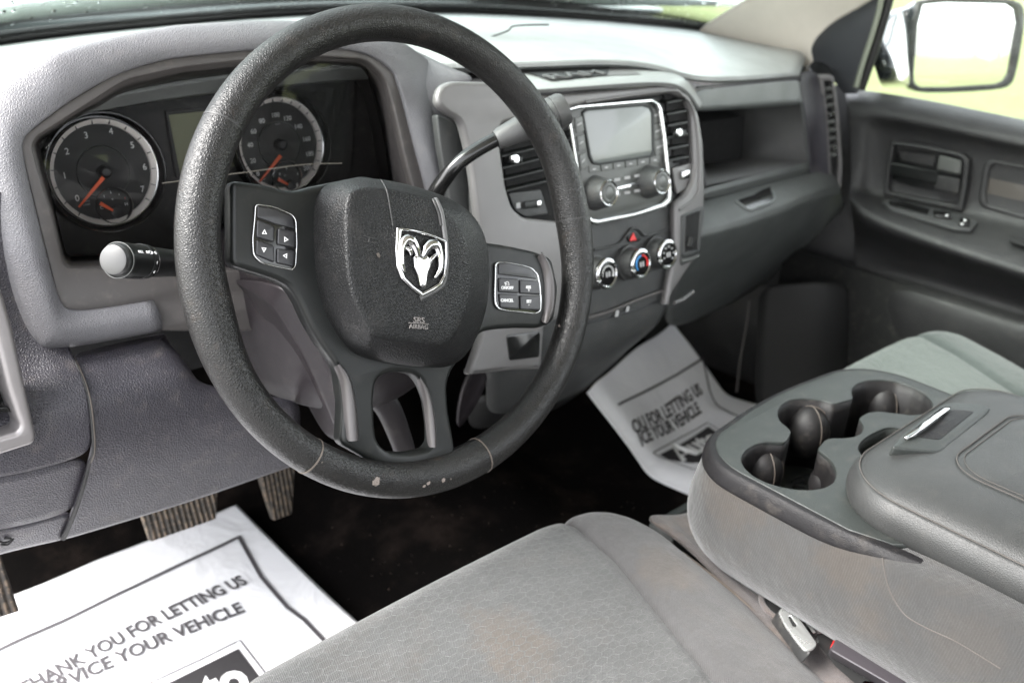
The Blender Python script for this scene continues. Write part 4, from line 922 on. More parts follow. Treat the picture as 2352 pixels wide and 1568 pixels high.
rv = vent('air_vent', D3([(1245, 262), (1300, 250), (1358, 262), (1372, 330), (1392, 470), (1396, 612), (1302, 635), (1285, 500), (1262, 350)]), ((1532, 234), (1580, 225), 26.5, 6), [D3([(1312, 472)])[0]], cs)
lv = vent('air_vent', [(1152, 290), (1310, 262), (1330, 380), (1345, 505), (1270, 506), (1205, 500), (1178, 480), (1165, 440)], ((1152, 330), (1320, 290), 27, 5), [(1178, 365)], cs)
fi2 = plate('vent_infill', [pxl(ST, [(1545, 386), (1596, 372), (1597, 400), (1588, 425), (1556, 446), (1550, 420)], .002, .002)], ST, .002, .004, M['bezel'], rv, .001)
box('thumbwheel', ST, *(lambda a, b: (a[0], b[0], b[1], a[1]))(ST.px(1563, 394, .004), ST.px(1582, 409, .004)), .002, .0065, M['chrome'], rv, .0012)
plate('vent_infill', [pxl(ST, D3([(430, 790), (600, 770), (640, 900), (520, 915), (465, 880)]), .001, .003)], ST, .001, .003, M['darkfine'], lv, .001)
hexa('thumbwheel', [sp(*p, .006) for p in D3([(515, 835), (602, 822), (604, 860), (517, 873)])]+[sp(*p, .001) for p in D3([(515, 835), (602, 822), (604, 860), (517, 873)])], M['satin'], lv, .0012)
hexa('thumbwheel_tip', [sp(*p, .007) for p in D3([(580, 830), (602, 826), (604, 862), (582, 866)])]+[sp(*p, .001) for p in D3([(580, 830), (602, 826), (604, 862), (582, 866)])], M['chrome'], lv, .0008)
plate('vent_symbol', [pxl(ST, D3([(470, 842), (492, 839), (494, 868), (472, 871)]), .0025)], ST, .0025, .0006, M['greyprint'], lv, .0001)
# socket well on the right
sw_ = plate('socket_surround', [pxl(ST, DF([(935, 330), (1098, 255), (1102, 290), (1058, 640), (930, 700), (925, 640)]), .0095, .003), pxl(ST, DF([(962, 340), (1068, 300), (1052, 580), (950, 600)]), .0095, .002)], ST, .0098, .006, M['darkfine'], cs, .0015)
plate('socket_well', [pxl(ST, DF([(955, 335), (1072, 295), (1056, 590), (945, 605)]), .006, .001)], ST, .0088, .002, M['void'], sw_, .0003)
strip('socket_lip', DF([(935, 625), (1000, 612), (1055, 590)]), ST, .010, .0022, M['satin'], sw_); strip('socket_lip', DF([(930, 665), (1000, 650), (1058, 625)]), ST, .010, .0018, M['radio'], sw_)
tube('socket_cap', [sp(*DF([(1000, 490)])[0], .010), sp(*DF([(985, 560)])[0], .010)], .005, M['satin'], sw_, 12, 0)
# hazard button and contour lines
hz = plate('hazard_button', [pxl(ST, DF([(530, 470), (565, 430), (600, 445), (640, 500), (620, 520), (540, 525)]), -.002, .003)], ST, -.001, .004, M['satin'], cs, .001)
plate('hazard_triangle', [pxl(ST, DF([(577, 455), (602, 512), (552, 516)]), 0, .0008)], ST, .0004, .0015, M['red'], hz, .0002)
strip('contour', DF([(290, 582), (400, 560), (480, 530), (535, 460), (570, 425), (620, 435), (660, 475), (740, 460), (830, 435)]), ST, -.0015, .0016, M['darkfine'], cs)
cc_ = strip('slot_line', DF([(235, 1083), (400, 1035), (560, 968), (700, 915), (795, 882)]), ST, -.0020, .0022, M['trim'], cs)
strip('slot_line', DF([(880, 970), (940, 945), (990, 910), (1018, 888)]), ST, .000, .0026, M['bezel'], cs)
for p in ((455, 1022, 485, 1072), (535, 995, 562, 1035)):
    plate('symbol', [pxl(ST, DF([(p[0]+8, p[1]), (p[2], p[1]+6), (p[2]-8, p[3]), (p[0], p[3]+4)]), 0, .0008)], ST, -.0022, .001, M['greyprint'], cs, .0002)
for yy in (0, 30, 95):
    strip('groove', DF([(240, 1120+yy), (500, 1050+yy), (760, 960+yy*.6)]), ST, -.0065-.0001*yy, .0014, M['btn'], cs)
# climate knobs
for (cx_, cy_), kind_ in (((1398, 629), 0), ((1476, 606), 1), ((1537, 584), 2)):
    O1 = ST.at(cx_, cy_, .022)-ST.N*.022
    kb = lathe('climate_knob', O1, ST.N, [(-.004, .0215), (.002, .0212), (.0025, .0190), (.016, .0178), (.0175, .0172)], M['darkfine'], cs, 48)
    lathe('chrome_ring', O1, ST.N, [(.0170, .0182), (.0185, .0185), (.0200, .0180), (.0210, .0165), (.0212, .0148), (.0205, .0140)], M['chrome'], kb, 48, caps=False)
    lathe('knob_face', O1, ST.N, [(.018, .0145), (.0203, .0143), (.0206, .0120), (.0206, .0004)], M['gloss'], kb, 48)
    u, v = ST.px(cx_, cy_, .022)
    KF = lambda a, r_: ST.P(u+r_*math.cos(rad(a)), v+r_*math.sin(rad(a)), .0212)
    tube('pointer', [KF(200, .0145), KF(200, .0190)], .0016, M['dullchrome'], kb, 10, 0)
    if kind_ == 0: tube('print', [KF(a, .0090) for a in range(190, -31, -20)], [.0004+.00009*k for k in range(12)], M['greyprint'], kb, 8, 2)
    if kind_ == 1:
        tube('print', [KF(a, .0100) for a in range(215, 94, -15)], .0009, M['blue'], kb, 8, 2); tube('print', [KF(a, .0100) for a in range(80, -30, -15)], .0009, M['red'], kb, 8, 2)
    if kind_ == 2:
        for a in range(200, -50, -40): lathe('print', KF(a, .0092), ST.N, [(0, .0013), (.0003, .0012)], M['greyprint'], kb, 10)
    for du in (-.0022, .0022): plate('print', [[(u+du-.0014, v-.0035), (u+du+.0014, v-.0035), (u+du+.0014, v+.0025), (u+du-.0014, v+.0025)]], ST, .0213, .0004, M['greyprint'], kb, .0001)
# ---- radio
ra = thing('radio', 'chrome-framed car radio with grey display and two round knobs', 'radio', tuple(ST.at(1430, 370)))
fo = D3([(735, 345), (800, 328), (1100, 303), (1190, 296), (1225, 318), (1240, 350), (1262, 500), (1292, 790), (1290, 835), (1262, 868), (1100, 915), (900, 957), (868, 952), (838, 920), (810, 800), (760, 480), (745, 400)])
fi_ = D3([(750, 362), (800, 345), (1100, 318), (1180, 311), (1208, 328), (1222, 360), (1245, 500), (1272, 780), (1268, 815), (1240, 842), (1095, 890), (905, 928), (872, 922), (850, 895), (825, 780), (772, 480), (757, 410)])
plate('frame', [pxl(ST, fo, .012, .001), pxl(ST, fi_, .012, .001)], ST, .012, .012, M['dullchrome'], ra, .0025, 60, 4)
rf = plate('face', [pxl(ST, fi_, .006)], ST, .0055, .006, M['radio'], ra, .0005)
scr = D3([(822, 372), (840, 358), (1130, 334), (1165, 345), (1178, 370), (1182, 570), (1170, 592), (905, 632), (875, 625), (860, 590)])
M['screen'] = plain('radio_screen', c3(.165, .178, .170), .10, spec=.6)
sr = plate('screen', [pxl(ST, scr, .006, .002)], ST, .0066, .002, M['screen'], ra, .0004)
plate('screen_surround', [pxl(ST, D3([(812, 365), (835, 348), (1130, 324), (1175, 335), (1190, 365), (1195, 580), (1180, 602), (905, 644), (868, 637), (850, 600)]), .006, .002), pxl(ST, scr, .006, .002)], ST, .0075, .003, M['satin'], sr, .0006)
for k in range(3):
    for side, (xa, ya, xb, yb) in enumerate(((775+12*k, 395+98*k, 822+8*k, 385+95*k), (1180+6*k, 345+85*k, 1226+8*k, 340+82*k))):
        plate('button', [pxl(ST, D3([(xa, ya), (xb-4, yb), (xb+4, yb+78), (xa+9, ya+80)]), .006, .0006)], ST, .0068, .002, M['radio'], rf, .0005)
        plate('print', [pxl(ST, D3([(xa+16, ya+34), (xb-8, yb+32), (xb-7, yb+42), (xa+17, ya+44)]), .007)], ST, .0070, .0004, M['greyprint'], rf, .0001)
for k in range(6):
    xa, ya = 850+64*k, 668-9.5*k
    plate('button', [pxl(ST, D3([(xa, ya-20), (xa+58, ya-28), (xa+60, ya+8), (xa+3, ya+16)]), .006, .0006)], ST, .0068, .002, M['radio'], rf, .0005)
    plate('print', [pxl(ST, D3([(xa+22, ya-6), (xa+38, ya-8), (xa+39, ya), (xa+23, ya+2)]), .007)], ST, .0070, .0004, M['greyprint'], rf, .0001)
for r_ in range(2):
    for k in range(3):
        xa, ya = 985+53*k, (722 if r_ == 0 else 800)-10*k
        plate('print', [pxl(ST, D3([(xa, ya-8), (xa+30, ya-12), (xa+31, ya+3), (xa+1, ya+7)]), .007, .0003)], ST, .0070, .0005, M['greyprint'], rf, .0001)
plate('chrome_bar', [pxl(ST, D3([(985, 758), (1122, 728), (1124, 746), (987, 777)]), .007, .0004)], ST, .0085, .003, M['chrome'], rf, .001)
for (x, y) in (D3([(962, 790)])[0], D3([(1241, 730)])[0]):
    O1 = ST.at(x, y, .028)-ST.N*.028
    kb = lathe('knob', O1, ST.N, [(.004, .0205), (.006, .0200), (.020, .0165), (.0255, .0155), (.0265, .0150)], M['darkfine'], ra, 48)
    lathe('knob_ring', O1, ST.N, [(.026, .0148), (.0272, .0150), (.0280, .0140), (.0276, .0128), (.0268, .0122)], M['chrome'], kb, 48, caps=False)
    lathe('knob_cap', O1, ST.N, [(.024, .0120), (.0272, .0118), (.0278, .009), (.0270, .0075), (.0275, .0055), (.0278, .0005)], M['radio'], kb, 48)
# ================================================================ PASSENGER DOOR
pdoor = thing('passenger_door', 'closed dark grey passenger door with pull handle, armrest switches and wet window', 'car door', (1.12, .0, -.5))
def dx(*pts):
    r = [Q(p[0], p[1], 'x', p[2]) for p in pts]
    return r+[r[-1]+Vector((0, -.35, 0)), r[-1]+Vector((0, -.95, 0))] if len(pts) == 7 else r
dpn = net('door_panel', [dx((1940, 206, 1.19), (1990, 208, 1.19), (2030, 214, 1.19), (2120, 228, 1.19), (2230, 250, 1.19), (2352, 275, 1.19), (2520, 310, 1.19)),
    dx((1943, 218, 1.14), (1990, 222, 1.14), (2030, 229, 1.14), (2120, 244, 1.14), (2230, 266, 1.14), (2352, 291, 1.14), (2520, 326, 1.14)),
    dx((1945, 236, 1.112), (1988, 242, 1.112), (2030, 250, 1.112), (2120, 266, 1.112), (2230, 290, 1.112), (2352, 316, 1.112), (2520, 352, 1.112)),
    dx((1946, 262, 1.105), (1986, 267, 1.105), (2030, 273, 1.106), (2120, 290, 1.106), (2230, 314, 1.106), (2352, 340, 1.106), (2520, 376, 1.106)),
    dx((1948, 285, 1.105), (1986, 288, 1.106), (2016, 288, 1.125), (2120, 305, 1.125), (2230, 327, 1.125), (2352, 352, 1.125), (2520, 390, 1.125)),
    dx((1952, 360, 1.105), (1985, 365, 1.108), (2004, 368, 1.128), (2110, 390, 1.128), (2225, 415, 1.128), (2352, 442, 1.128), (2520, 480, 1.128)),
    dx((1955, 430, 1.10), (1980, 440, 1.105), (1995, 442, 1.126), (2100, 462, 1.126), (2220, 487, 1.126), (2352, 515, 1.126), (2520, 552, 1.126)),
    dx((1953, 446, 1.075), (1972, 452, 1.080), (1990, 455, 1.10), (2100, 478, 1.10), (2220, 505, 1.10), (2352, 535, 1.10), (2520, 575, 1.10)),
    dx((1953, 455, 1.060), (1968, 468, 1.045), (1990, 482, 1.035), (2095, 524, 1.030), (2215, 566, 1.030), (2352, 610, 1.030), (2520, 662, 1.030)),
    dx((1954, 475, 1.055), (1968, 490, 1.038), (1992, 505, 1.028), (2095, 545, 1.024), (2215, 585, 1.024), (2352, 630, 1.024), (2520, 682, 1.024)),
    dx((1958, 500, 1.07), (1972, 515, 1.050), (1998, 530, 1.038), (2095, 562, 1.034), (2215, 602, 1.034), (2352, 648, 1.034), (2520, 700, 1.034)),
    dx((1962, 525, 1.10), (1982, 535, 1.09), (2010, 548, 1.08), (2095, 575, 1.075), (2215, 612, 1.075), (2352, 656, 1.075), (2520, 708, 1.075)),
    dx((1964, 600, 1.105), (1990, 605, 1.105), (2043, 612, 1.108), (2095, 622, 1.108), (2215, 655, 1.108), (2352, 695, 1.108), (2520, 745, 1.108)),
    dx((1965, 640, 1.105), (1990, 640, 1.105), (2050, 632, 1.108), (2100, 648, 1.108), (2215, 682, 1.108), (2352, 725, 1.108), (2520, 775, 1.108)),
    dx((1966, 665, 1.105), (1990, 668, 1.100), (2050, 652, 1.085), (2100, 666, 1.080), (2215, 702, 1.080), (2352, 745, 1.080), (2520, 795, 1.080)),
    dx((1968, 700, 1.105), (1992, 695, 1.095), (2050, 700, 1.078), (2100, 715, 1.075), (2215, 748, 1.075), (2352, 790, 1.075), (2520, 840, 1.075)),
    dx((1972, 800, 1.11), (1994, 800, 1.10), (2050, 800, 1.09), (2100, 820, 1.085), (2215, 860, 1.085), (2352, 900, 1.085), (2520, 950, 1.085))], M['doorp'], pdoor, 3, .004)
DR = Fr((1.128, 0, -.1), (0, -1, 0), (0, 0, 1))
hb_ = plate('handle_bezel', [pxl(DR, D4([(1150, 648), (1300, 668), (1480, 705), (1512, 735), (1500, 850), (1478, 975), (1300, 940), (1112, 900), (1130, 760)]), .016, .006), pxl(DR, D4([(1165, 668), (1300, 690), (1460, 722), (1480, 745), (1470, 850), (1455, 940), (1300, 915), (1135, 878), (1150, 760)]), .016, .005)], DR, .016, .016, M['doorp'], pdoor, .003)
plate('handle_well', [pxl(DR, D4([(1155, 660), (1480, 720), (1465, 950), (1125, 885)]), .003, .004)], DR, .002, .003, M['satin'], hb_, .0005)
hd = D4([(1150, 745), (1250, 765), (1370, 790), (1368, 850), (1250, 830), (1145, 800)])
dh = hexa('door_handle', [DR.at(*hd[0], .018), DR.at(*hd[2], .020), DR.at(*hd[3], .020), DR.at(*hd[5], .018)]+[DR.at(*hd[0], .010), DR.at(*hd[2], .010), DR.at(*hd[3], .010), DR.at(*hd[5], .010)], M['satin'], pdoor, .003)
hk = D4([(1375, 712), (1478, 738), (1472, 806), (1362, 782)])
hexa('handle_end', [DR.at(*p, .024) for p in hk]+[DR.at(*p, .008) for p in hk], M['radio'], dh, .0045)
hk = D4([(1368, 805), (1470, 822), (1464, 895), (1350, 872)])
hexa('lock_lever', [DR.at(*p, .020) for p in hk]+[DR.at(*p, .006) for p in hk], M['black'], pdoor, .003)
hk = D4([(1180, 690), (1360, 715), (1350, 770), (1200, 740)]); hexa('well_step', [DR.at(*p, .006) for p in hk]+[DR.at(*p, .001) for p in hk], M['black'], hb_, .002)
plate('pull_cup_rim', [pxl(DR, D4([(1600, 735), (1900, 790), (1900, 1060), (1560, 955), (1545, 920), (1570, 760)]), .010, .008), pxl(DR, D4([(1625, 755), (1900, 805), (1900, 1030), (1590, 940), (1580, 900), (1600, 775)]), .010, .007)], DR, .006, .010, M['doorp'], pdoor, .0035)
plate('pull_cup', [pxl(DR, D4([(1610, 745), (1900, 795), (1900, 1045), (1575, 945)]), .001, .004)], DR, .001, .003, M['doorpocket'], pdoor, .0005)
_a = [on(dpn, *q, .001) for q in ((2045, 475), (2235, 535), (2120, 478))]
AR = Fr(_a[0], _a[1]-_a[0], _a[2]-_a[0])
spd = plate('switch_panel', [pxl(AR, D4([(1112, 925), (1180, 915), (1330, 950), (1520, 1000), (1550, 1020), (1525, 1055), (1440, 1048), (1280, 1000), (1150, 960)]), .006, .004)], AR, .006, .006, M['darkfine'], pdoor, .001)
for q in ([(1140, 928), (1200, 925), (1330, 962), (1318, 988), (1240, 972), (1150, 945)],):
    plate('tray_recess', [pxl(AR, D4(q), .006, .002)], AR, .0068, .001, M['gloss'], spd, .0002)
for q in ([(1345, 975), (1425, 985), (1432, 1008), (1350, 998)], [(1468, 1008), (1515, 1015), (1512, 1042), (1462, 1036)]):
    sb_ = plate('window_switch', [pxl(AR, D4(q), .007, .0015)], AR, .011, .005, M['gloss'], spd, .0012)
for (x, y) in ((1410, 990), (1492, 1012), (1480, 1030)): plate('lock_symbol', [oval(*AR.px(*D4([(x, y)])[0], .011), .0022)], AR, .0115, .0006, M['white'], spd, .0001)
plate('grab_slot', [pxl(AR, D4([(1690, 1085), (1900, 1140), (1900, 1180), (1700, 1112)]), .006, .002)], AR, .007, .001, M['void'], pdoor, .0002)
# window glass, seals, sail trim
plate('window_glass', [pxl(Fr((1.175, 0, 0), (0, -1, 0), (0, 0, 1)), [(2050, -300), (1972, 222), (2700, 350), (4200, 700), (4200, -900)], 0)], Fr((1.175, 0, 0), (0, -1, 0), (0, 0, 1)), 0, .004, M['wglass2'] if 'wglass2' in M else M['wglass'], pdoor, .0002)
tube('window_seal', dx((2050, -40, 1.155), (2036, 20, 1.155), (2015, 90, 1.155), (1992, 160, 1.155), (1976, 205, 1.155)), .0085, M['seal'], pdoor, 10, 4)
tube('frame_edge', dx((2030, -40, 1.13), (2020, 20, 1.13), (2000, 90, 1.13), (1980, 150, 1.13), (1966, 200, 1.13)), .0045, plain('frame_edge_paint', c3(.30, .33, .26), .4), pdoor, 10, 4)
SL = Fr((1.128, 0, 0), (0, -1, 0), (0, 0, 1))
plate('sail_trim', [pxl(SL, [(2038, -40), (2020, 20), (2000, 92), (1978, 160), (1966, 216), (1938, 216), (1920, 195), (1895, 165), (1872, 175), (1850, 178), (1820, 165), (1825, 140), (1850, 116), (1862, 92), (1895, 58), (1945, 22), (2000, -10), (2015, -40)], 0, .002)], SL, 0, .01, M['satinblue'] if 'satinblue' in M else M['darkfine'], pdoor, .003)
# ---- side mirror outside
mO = Q(2225, 105, 'x', 1.52)
def _rz(nz):
    n = Vector((-.36, -.92, nz)).normalized(); d = ray(2225, 150).normalized(); return (d-2*d.dot(n)*n).z
_a, _b = -.3, .6
for _ in range(40):
    _c = (_a+_b)/2
    if _rz(_c) > .0: _b = _c
    else: _a = _c
mz = Vector((-.36, -.92, _a)).normalized()
MF = Fr(mO, Vector((0, 0, 1)).cross(mz), mz.cross(Vector((0, 0, 1)).cross(mz)))
sm = thing('side_mirror', 'black passenger side mirror with raindrops outside the window', 'side mirror', tuple(mO))
gl_o = D4([(1300, 22), (1400, 12), (1690, 20), (1728, 45), (1738, 110), (1700, 340), (1680, 372), (1640, 388), (1420, 402), (1290, 402), (1262, 385), (1256, 350), (1275, 120)])
ho_o = D4([(1285, 5), (1400, -10), (1720, 0), (1760, 30), (1764, 110), (1722, 350), (1700, 390), (1650, 408), (1420, 420), (1280, 420), (1245, 400), (1240, 350), (1255, 110)])
rO = [MF.at(*p) for p in [(a, b) for a, b in ho_o]]; cO = sum(rO, Vector())/len(rO)
bk = [cO+(p-cO)*.93-MF.N*.05 for p in rO]; bk2 = [cO+(p-cO)*.70-MF.N*.10 for p in rO]; bk3 = [cO+(p-cO)*.1-MF.N*.12 for p in rO]
net('housing', [[p*1.0 for p in rO], [cO+(p-cO)*1.02-MF.N*.012 for p in rO], bk, bk2, bk3], M['paint'], sm, 2, .003, (0,), (), True)
plate('mirror_rim', [pxl(MF, ho_o, .002, .004), pxl(MF, gl_o, .002, .004)], MF, .002, .012, M['wetblack'] if 'wetblack' in M else M['black'], sm, .003)
plate('mirror_glass', [pxl(MF, gl_o, -.002, .004)], MF, -.002, .003, M['mirror'], sm, .0003)
arm_ = [Q(2065, 175, 'x', 1.24), Q(2085, 150, 'x', 1.34), Q(2110, 120, 'x', 1.46)]
net('mirror_arm', [[Q(2020, 62, 'x', 1.22), Q(2060, 25, 'x', 1.30), Q(2115, 5, 'x', 1.46)], [Q(2022, 100, 'x', 1.20), Q(2060, 90, 'x', 1.28), Q(2108, 80, 'x', 1.45)], [Q(2050, 130, 'x', 1.20), Q(2072, 140, 'x', 1.28), Q(2100, 150, 'x', 1.45)], [Q(2062, 190, 'x', 1.21), Q(2078, 195, 'x', 1.29), Q(2100, 205, 'x', 1.45)]], M['paint'], sm, 3, .03)
# ================================================================ PILLAR, WINDSCREEN, ROOF, OUTSIDE
ap = net('pillar_trim', [[Q(1590, 110, 'x', 1.13), Q(1680, 130, 'x', 1.13), Q(1780, 150, 'x', 1.13), Q(1880, 165, 'x', 1.135)], [Q(1596, 74, 'x', 1.09), Q(1680, 88, 'x', 1.095), Q(1770, 104, 'x', 1.10), Q(1853, 122, 'x', 1.112)], [Q(1640, 44, 'x', 1.08), Q(1730, 55, 'x', 1.085), Q(1810, 68, 'x', 1.095), Q(1874, 86, 'x', 1.112)],
      [Q(1722, -4, 'x', 1.06), Q(1800, 8, 'x', 1.07), Q(1860, 22, 'x', 1.085), Q(1920, 44, 'x', 1.11)], [Q(1800, -60, 'x', 1.04), Q(1880, -50, 'x', 1.05), Q(1950, -30, 'x', 1.07), Q(2010, 4, 'x', 1.10)], [Q(2000, -220, 'x', 1.0), Q(2080, -210, 'x', 1.01), Q(2150, -190, 'x', 1.03), Q(2200, -160, 'x', 1.08)]], M['cream'], None, 3, .006)
tag(ap, 'cream plastic trim over the windscreen pillar beside the passenger door', 'pillar trim')
wsn = net('windscreen', [[p+Vector((0, 0, .004)) for p in base_row], [Vector((lerp(p.x, .37, .06), p.y-.30, p.z+.22)) for p in base_row], [Vector((lerp(p.x, .37, .14), p.y-.66, .56)) for p in base_row]], M['wglass'], None, 2, .004)
tag(wsn, 'wet windscreen above the dashboard, pale sky and lawn behind it', 'windscreen')
M['cowl'] = plain('cowl_black', c3(.02), .5)
ww = thing('windscreen_wiper', 'black windscreen wiper lying across the bottom of the wet windscreen', 'wiper', tuple(Q(1295, 19, 'y', .74)))
wa = tube('wiper_blade', [Q(x, y, 'y', d) for x, y, d in ((880, 12, .84), (1025, 19, .80), (1092, 13, .78), (1220, 14, .75), (1295, 19, .73), (1407, 30, .70), (1520, 50, .66), (1575, 63, .62))], [.004, .005, .006, .008, .009, .008, .006, .004], M['darkfine'], ww, 10, 4)
hexa('wiper_clip', [Q(x, y, 'y', .725) for x, y in ((1282, -2), (1345, -2), (1352, 12), (1284, 12))]+[Q(x, y, 'y', .75) for x, y in ((1282, -2), (1345, -2), (1352, 12), (1284, 12))], M['radio'], ww, .002)
hood = net('bonnet', [[Vector((x, .84+.0*x-.12*(x-.37)**2, .075-.03*(x-.37)**2)) for x in (-.55, -.3, 0, .37, .74, 1.0, 1.28)], [Vector((x, .9, .095-.04*(x-.37)**2)) for x in (-.55, -.3, 0, .37, .74, 1.0, 1.28)],
      [Vector((x, 1.4, .085-.05*(x-.37)**2)) for x in (-.55, -.3, 0, .37, .74, 1.0, 1.28)], [Vector((x, 2.0, .0-.06*(x-.37)**2)) for x in (-.55, -.3, 0, .37, .74, 1.0, 1.28)], [Vector((x, 2.1, -.3)) for x in (-.55, -.3, 0, .37, .74, 1.0, 1.28)]], M['bonnet'] if 'bonnet' in M else M['paint'], None, 3, .01)
tag(hood, 'wet dark bonnet of the truck beyond the windscreen', 'bonnet')
roof = net('cab_roof', [[Vector((-.38, .0, .54)), Vector((.37, .03, .58)), Vector((1.12, .0, .54))], [Vector((-.38, -.5, .56)), Vector((.37, -.5, .61)), Vector((1.12, -.5, .56))], [Vector((-.38, -1.6, .54)), Vector((.37, -1.6, .58)), Vector((1.12, -1.6, .54))]], M['cream'], None, 2, .02)
tag(roof, 'cream lined cab roof over the seats', 'cab roof')
for x, y, w, h, lb in ((118, -218, 11, 6.0, 'broad green tree reflected near the middle of the side mirror'), (150, -200, 14, 5.0, 'second green tree reflected near the outer edge of the side mirror')):
    crown_cluster('tree', x, y, w, h, lb)
# ================================================================ CAB SIDES
kp = net('kick_panel', [[Vector((1.20, .08, -.01)), Vector((1.19, .5, -.01)), Vector((1.17, .81, .0))], [Vector((1.16, .08, -.3)), Vector((1.13, .5, -.3)), Vector((1.13, .81, -.3))], [Vector((1.13, .08, -.62)), Vector((1.10, .5, -.62)), Vector((1.08, .81, -.62))]], M['doorp'], None, 1, .02)
tag(kp, 'black kick panel in the dark passenger footwell ahead of the door', 'kick panel')
fc = net('footwell_cover', [dx((1745, 655, 1.0), (1850, 650, 1.02), (1905, 645, 1.05), (1952, 655, 1.09)), dx((1740, 700, 1.0), (1850, 690, 1.02), (1912, 700, 1.045), (1955, 720, 1.09)), dx((1735, 850, 1.0), (1840, 850, 1.02), (1905, 850, 1.045), (1950, 850, 1.09)), dx((1730, 960, 1.02), (1830, 980, 1.03), (1900, 980, 1.05), (1950, 980, 1.09))], M['podblack'], kp, 2, .004)
strip('cover_edge', [(1722, 690), (1712, 760), (1700, 830), (1692, 900)], ws((1.02, 0, 0), (0, -1, 0), (0, 0, 1)), 0, .002, M['trim'], kp)
dl = mesh_obj('door_base', [(1.115, .30, -.30), (1.115, -1.6, -.30), (1.115, -1.6, -.66), (1.115, .30, -.66)], [(0, 1, 2, 3)], M['black'], pdoor); solid(dl, .03)
rw = mesh_obj('rear_wall', [(-.42, -1.6, -.66), (1.14, -1.6, -.66), (1.14, -1.6, .1), (-.42, -1.6, .1)], [(0, 1, 2, 3)], M['doorp']); solid(rw, .02); rw['kind'] = 'structure'
# ================================================================ SEATS
def seat(cx_, label, ins, bol, wi=0.0):
    s0 = thing('seat', label, 'seat', (cx_, -.35, -.5), 'front seats')
    def ex(y): return .232+wi-.10*max(0, -y-.14)
    def sx(y): return max(.06, .146+wi-.20*max(0, -y-.12))
    def zt(y): return -.288-.17*max(0, -y-.06)
    def P(u, t):
        au = abs(u); sg = 1 if u >= 0 else -1
        a = min(au, 1)
        y = -.068-max(0, t); xx = (sx(y)*a/.55) if a <= .55 else sx(y)+(ex(y)-sx(y))*(a-.55)/.45
        yf = 0.0 if xx < .11+wi else -.075*((xx-.11-wi)/.12)**2.0
        y = -.064+yf-max(0, t)*(1 if t > 0 else 1)
        z = zt(y)
        if a > .55:
            q = (a-.55)/.45; z += .010*math.sin(math.pi*min(1, q*1.05))**.8-.022*q**3
        else: z += .004*math.cos(a/.55*math.pi/2)
        d = (a-.55)*(.13/.55); z -= .0055*math.exp(-(d/.0045)**2)
        z -= .0035*math.exp(-((y+.262)/.004)**2) if a < .55 else 0
        # rolled front edge, then the skirt
        r = .020 if a < .5 else .020+.03*(a-.5)/.5
        if t < 0:
            k = min(1, -t)*math.pi/2; y += r*math.sin(k); z -= r*(1-math.cos(k))
            if t < -1: y += .012*(-t-1); z -= .22*(-t-1)
            z += 0
        elif t < r: pass
        if au > 1:
            xx -= .02*(au-1)*4*(au-1); z -= (au-1)*.32; xx -= (.004 if au > 1.02 else 0)
        return Vector((cx_+sg*xx, y, z))
    ts = [-1.9, -1.5, -1.15, -1.0]+[-1+.125*k for k in range(1, 8)]+[.0+.004*k for k in range(0, 4)]+[.016+.0065*k for k in range(1, 110)]
    def grid(name, us, mat, par):
        V = [P(u, t) for t in ts for u in us]; n = len(us); Fc = []
        for i in range(len(ts)-1):
            for j in range(n-1): Fc.append((i*n+j, i*n+j+1, (i+1)*n+j+1, (i+1)*n+j))
        o = mesh_obj(name, V, Fc, mat, par, True, 0)
        return o
    grid('seat_insert', [-.55+1.1*k/80 for k in range(81)], ins, s0)
    side = [.55+.45*k/34 for k in range(35)]+[1.0+.02*k for k in range(1, 14)]
    grid('seat_bolster', side, bol, s0); grid('seat_bolster', [-a for a in side][::-1], bol, s0)
    for sg in (1, -1):
        tube('piping', [P(sg*1.0, t)+Vector((sg*.0005, 0, .0004)) for t in (-1.0, -.6, -.2, .05, .1, .15, .2, .25, .3, .4, .5)], .0016, M['wpipe'], s0, 8, 4)
    # backrest, mostly behind the camera
    return s0, P
M['wpipe'] = plain('piping_fabric', c3(.10, .082, .068), .9, var=.3)
seat1, P1 = seat(-.035, 'grey cloth driver seat cushion with hexagon pattern and brown stains', M['insert'], M['bolster'], .035)
M['bolster2'] = fabric('passenger_side_fabric', (.058, .067, .064), (), gen=.03).m
seat2, P2 = seat(.738, 'clean green-grey cloth passenger seat cushion beyond the centre console', M['insert2'], M['bolster2'])
# ================================================================ CENTRE CONSOLE
cn = thing('centre_console', 'grey fabric centre console with cupholder tray and padded armrest lid', 'console', (.38, -.4, -.5))
def plan(inset, rf=.062, y0=-.126, x0=.217, x1=.548, yb=-1.0, n=8):
    xa, xb, ya = x0+inset, x1-inset, y0-inset; r = max(.01, rf-inset*.5); rr_ = r*1.15
    pts = [(xa, yb), (xa, -.8), (xa, -.65), (xa, -.5), (xa, -.42), (xa, -.36), (xa, -.30), (xa, -.25)]
    for k in range(n+1):
        a = math.pi-math.pi/2*k/n; pts.append((xa+r+r*math.cos(a), ya-r+r*math.sin(a)))
    m_ = (xa+xb)/2
    pts += [(lerp(xa+r, xb-rr_, t), ya+.008*math.sin(math.pi*t)) for t in (.25, .5, .75)]
    for k in range(n+1):
        a = math.pi/2-math.pi/2*k/n; pts.append((xb-rr_+rr_*math.cos(a), ya-rr_+rr_*math.sin(a)))
    pts += [(xb, -.25), (xb, -.30), (xb, -.36), (xb, -.42), (xb, -.5), (xb, -.65), (xb, -.8), (xb, yb)]
    return pts
def lvl(z, inset, **k):
    return [Vector((p[0], p[1], (z(p[0], p[1]) if callable(z) else z))) for p in plan(inset, **k)]
def bbot(y):
    t = min(1, max(0, (-y-.296)/.046)); return -.2200+.0165*(t*t*(3-2*t))
